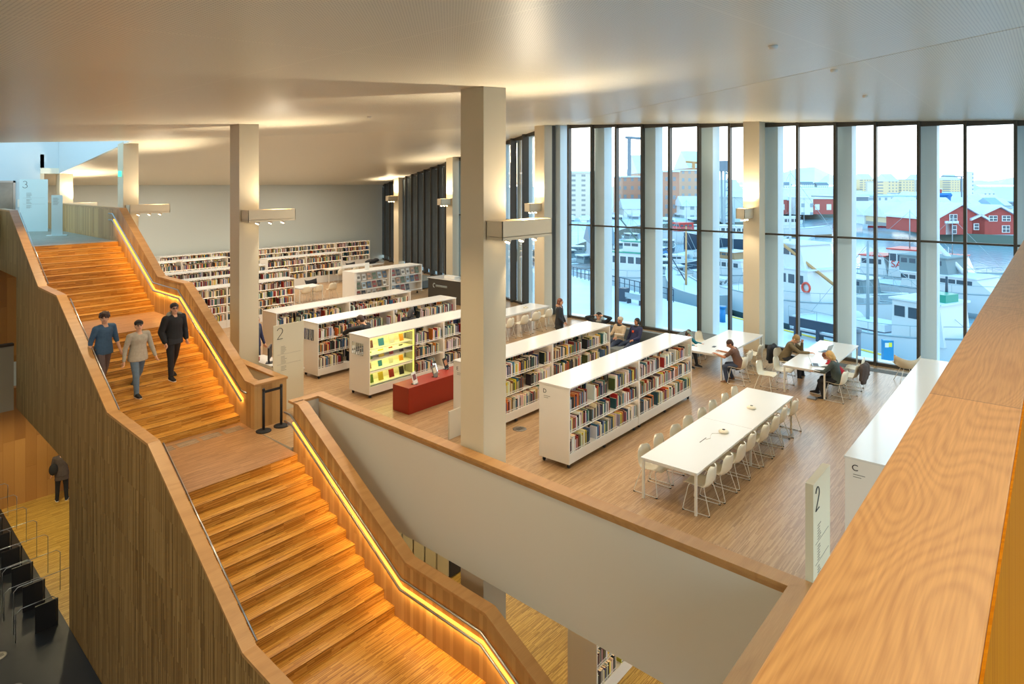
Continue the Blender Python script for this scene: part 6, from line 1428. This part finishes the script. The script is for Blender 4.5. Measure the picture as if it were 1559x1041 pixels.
mb = MB(); mb.box(-2.0,2.0,-.05,.1,.75,1.35); mb.build('backrest','hull_dark',t,world=False); mb = MB(); mb.box(-2.0,2.0,-.7,-.05,.4,.5,0); mb.box(-1.9,1.9,-.65,-.1,.5,.62,1); mb.build('seat',['hull_dark','snow'],t,world=False)
for sx in (-1.6,0,1.6): mb = MB(); mb.box(sx-.1,sx+.1,-.6,0,0,.75); mb.build('leg','hull_dark',t,world=False)
t = thing('quay_fence','dark railing along the quay behind the snowy square','fence',(qa(38)-.5,38,GZ))
for k in range(40):
    b = 26+k*.75; mb = MB(); mb.box(qa(b)-.5,qa(b)-.44,b-.03,b+.03,GZ,GZ+1.1); mb.build('post','hull_dark',t)
mb = MB(); mb.tube([(qa(26)-.47,26,GZ+1.1),(qa(56)-.47,56,GZ+1.1)],.04,0,5); mb.tube([(qa(26)-.47,26,GZ+.6),(qa(56)-.47,56,GZ+.6)],.03,0,5); mb.build('rail','hull_dark',t)
# ---------------------------------------------------------------- camera, light, sky
cd = bpy.data.cameras.new('camera'); co = bpy.data.objects.new('camera', cd); C.objects.link(co)
cd.sensor_width = 36; cd.sensor_fit = 'HORIZONTAL'; cd.lens = 36*F_PX/1559.0; cd.shift_y = -(520.5-280.0)/1559.0; cd.clip_start = .05; cd.clip_end = 20000
co.location = (0,0,H_EYE); co.rotation_euler = (PI/2, 0, YAW-PI/2)
bpy.context.scene.camera = co
sun_dir = Vector((math.cos(YAW)*1+math.sin(YAW)*(-7.5/1004), math.sin(YAW)-math.cos(YAW)*(-7.5/1004), 48/1004.0)).normalized()
w = bpy.data.worlds.new('sky'); bpy.context.scene.world = w; w.use_nodes = True; nt = w.node_tree
bg = nt.nodes['Background']; tc = nt.nodes.new('ShaderNodeTexCoord'); sp = nt.nodes.new('ShaderNodeSeparateXYZ'); nt.links.new(tc.outputs['Generated'], sp.inputs[0])
r = nt.nodes.new('ShaderNodeValToRGB'); e = r.color_ramp.elements; e[0].position = 0.0; e[0].color = (1.05,.98,.9,1); e[1].position = 1.0; e[1].color = (.10,.40,.66,1)
x = e.new(.12); x.color = (.92,.97,1.0,1); x = e.new(.45); x.color = (.42,.72,.90,1)
nt.links.new(sp.outputs['Z'], r.inputs['Fac'])
dn = nt.nodes.new('ShaderNodeVectorMath'); dn.operation = 'DOT_PRODUCT'; nt.links.new(tc.outputs['Generated'], dn.inputs[0]); dn.inputs[1].default_value = sun_dir
def pw(o, e_, k): return math_node(nt,'MULTIPLY', math_node(nt,'POWER', math_node(nt,'MAXIMUM', o, 0.0), e_), k)
halo = math_node(nt,'ADD', pw(dn.outputs['Value'],60,1.0), pw(dn.outputs['Value'],900,3.0))
disc = math_node(nt,'MULTIPLY', math_node(nt,'GREATER_THAN', dn.outputs['Value'], math.cos(math.radians(0.9))), 60.0)
hc = nt.nodes.new('ShaderNodeMixRGB'); hc.blend_type = 'ADD'; hc.inputs[0].default_value = 1
sc_ = nt.nodes.new('ShaderNodeVectorMath'); sc_.operation = 'SCALE'; sc_.inputs[0].default_value = (1,.72,.42); nt.links.new(math_node(nt,'ADD',halo,disc), sc_.inputs['Scale'])
nt.links.new(r.outputs['Color'], hc.inputs[1]); nt.links.new(sc_.outputs[0], hc.inputs[2]); nt.links.new(hc.outputs[0], bg.inputs['Color'])
bg.inputs['Strength'].default_value = 2.8
def sunlamp():
    l = bpy.data.lights.new('sun','SUN'); l.energy = 1.2; l.angle = math.radians(1.8); l.color = (1,.74,.48)
    o = bpy.data.objects.new('sun', l); C.objects.link(o); o.rotation_euler = (-sun_dir).to_track_quat('-Z','Y').to_euler()
sunlamp()
def area(name, loc, sx, sy, e_, colr, rot=(0,0,0)):
    l = bpy.data.lights.new(name,'AREA'); l.shape = 'RECTANGLE'; l.size = sx; l.size_y = sy; l.energy = e_; l.color = colr
    o = bpy.data.objects.new(name, l); C.objects.link(o); o.location = loc; o.rotation_euler = rot; return o
def down(a, b, z, e_, sz=.3, c=(1,.88,.70), spot=130):
    l = bpy.data.lights.new('fill_spot','SPOT'); l.energy = e_; l.color = c; l.spot_size = math.radians(spot); l.spot_blend = .8; l.shadow_soft_size = sz
    o = bpy.data.objects.new('fill_spot', l); C.objects.link(o); o.location = (a,b,z)
area('gallery_fill',(2.2,.2,6.5),5,.5,42,(1,.84,.6))  # unseen lamp added to brighten the near oak board
area('gallery_fill',(-3.5,9,6.3),3,8,480,(1,.92,.76))  # unseen lamp added to brighten the void wall
for z in (.62,.94,1.25,1.52):
    area('display_light',(11.8,14.25,z),1.4,.25,3.0,(1,.86,.22))
for a,b,sx,sy,en in [(14,14,6,8,260),(14,24,7,6,200),(20,30,8,6,240),(14,35,8,4,260),(24,35,5,4,160)]:  # unseen soft lamps under the ceiling, added as fill for the hall
    area('ceiling_fill',(a,b,z_ceil(a,b)-.35),sx,sy,en,(1,.93,.82))
# unseen fill spots, added to brighten the three levels
for a,b in [(11.5,4.5),(15.5,4.5),(19.5,4.5),(11.5,9),(15.5,9),(19,9.5),(12,13.5),(16,13.5),(12,18),(16,18),(20,18),(13,23),(18,23),(14,29),(20,29),(14,35),(21,35),(27,34)]:
    down(a,b,z_ceil(a,b)-.12,330,.1)
for a,b in [(6.6,8),(6.4,13.5),(6.6,19),(7,22.5)]: down(a,b,z_ceil(a,b)-.12,700,.1,(1,.76,.46),75)
for a,b in [(11,8),(12,12),(14,6),(6.5,21),(6,24),(10,14)]: down(a,b,-1.05,190,.1,(1,.84,.48),150)
for a,b in [(2,14),(2.5,20)]: down(a,b,6.5,300,.2,(1,.85,.6),110)
v = bpy.context.scene.view_settings; v.view_transform = 'Standard'; v.look = 'None'; v.gamma = 1; v.exposure = 0.1; v.use_curve_mapping = False
bpy.context.scene.cycles.max_bounces = 8; bpy.context.scene.cycles.transparent_max_bounces = 24
bpy.context.scene.cycles.sample_clamp_indirect = 4.0
bpy.context.scene.cycles.use_denoising = True
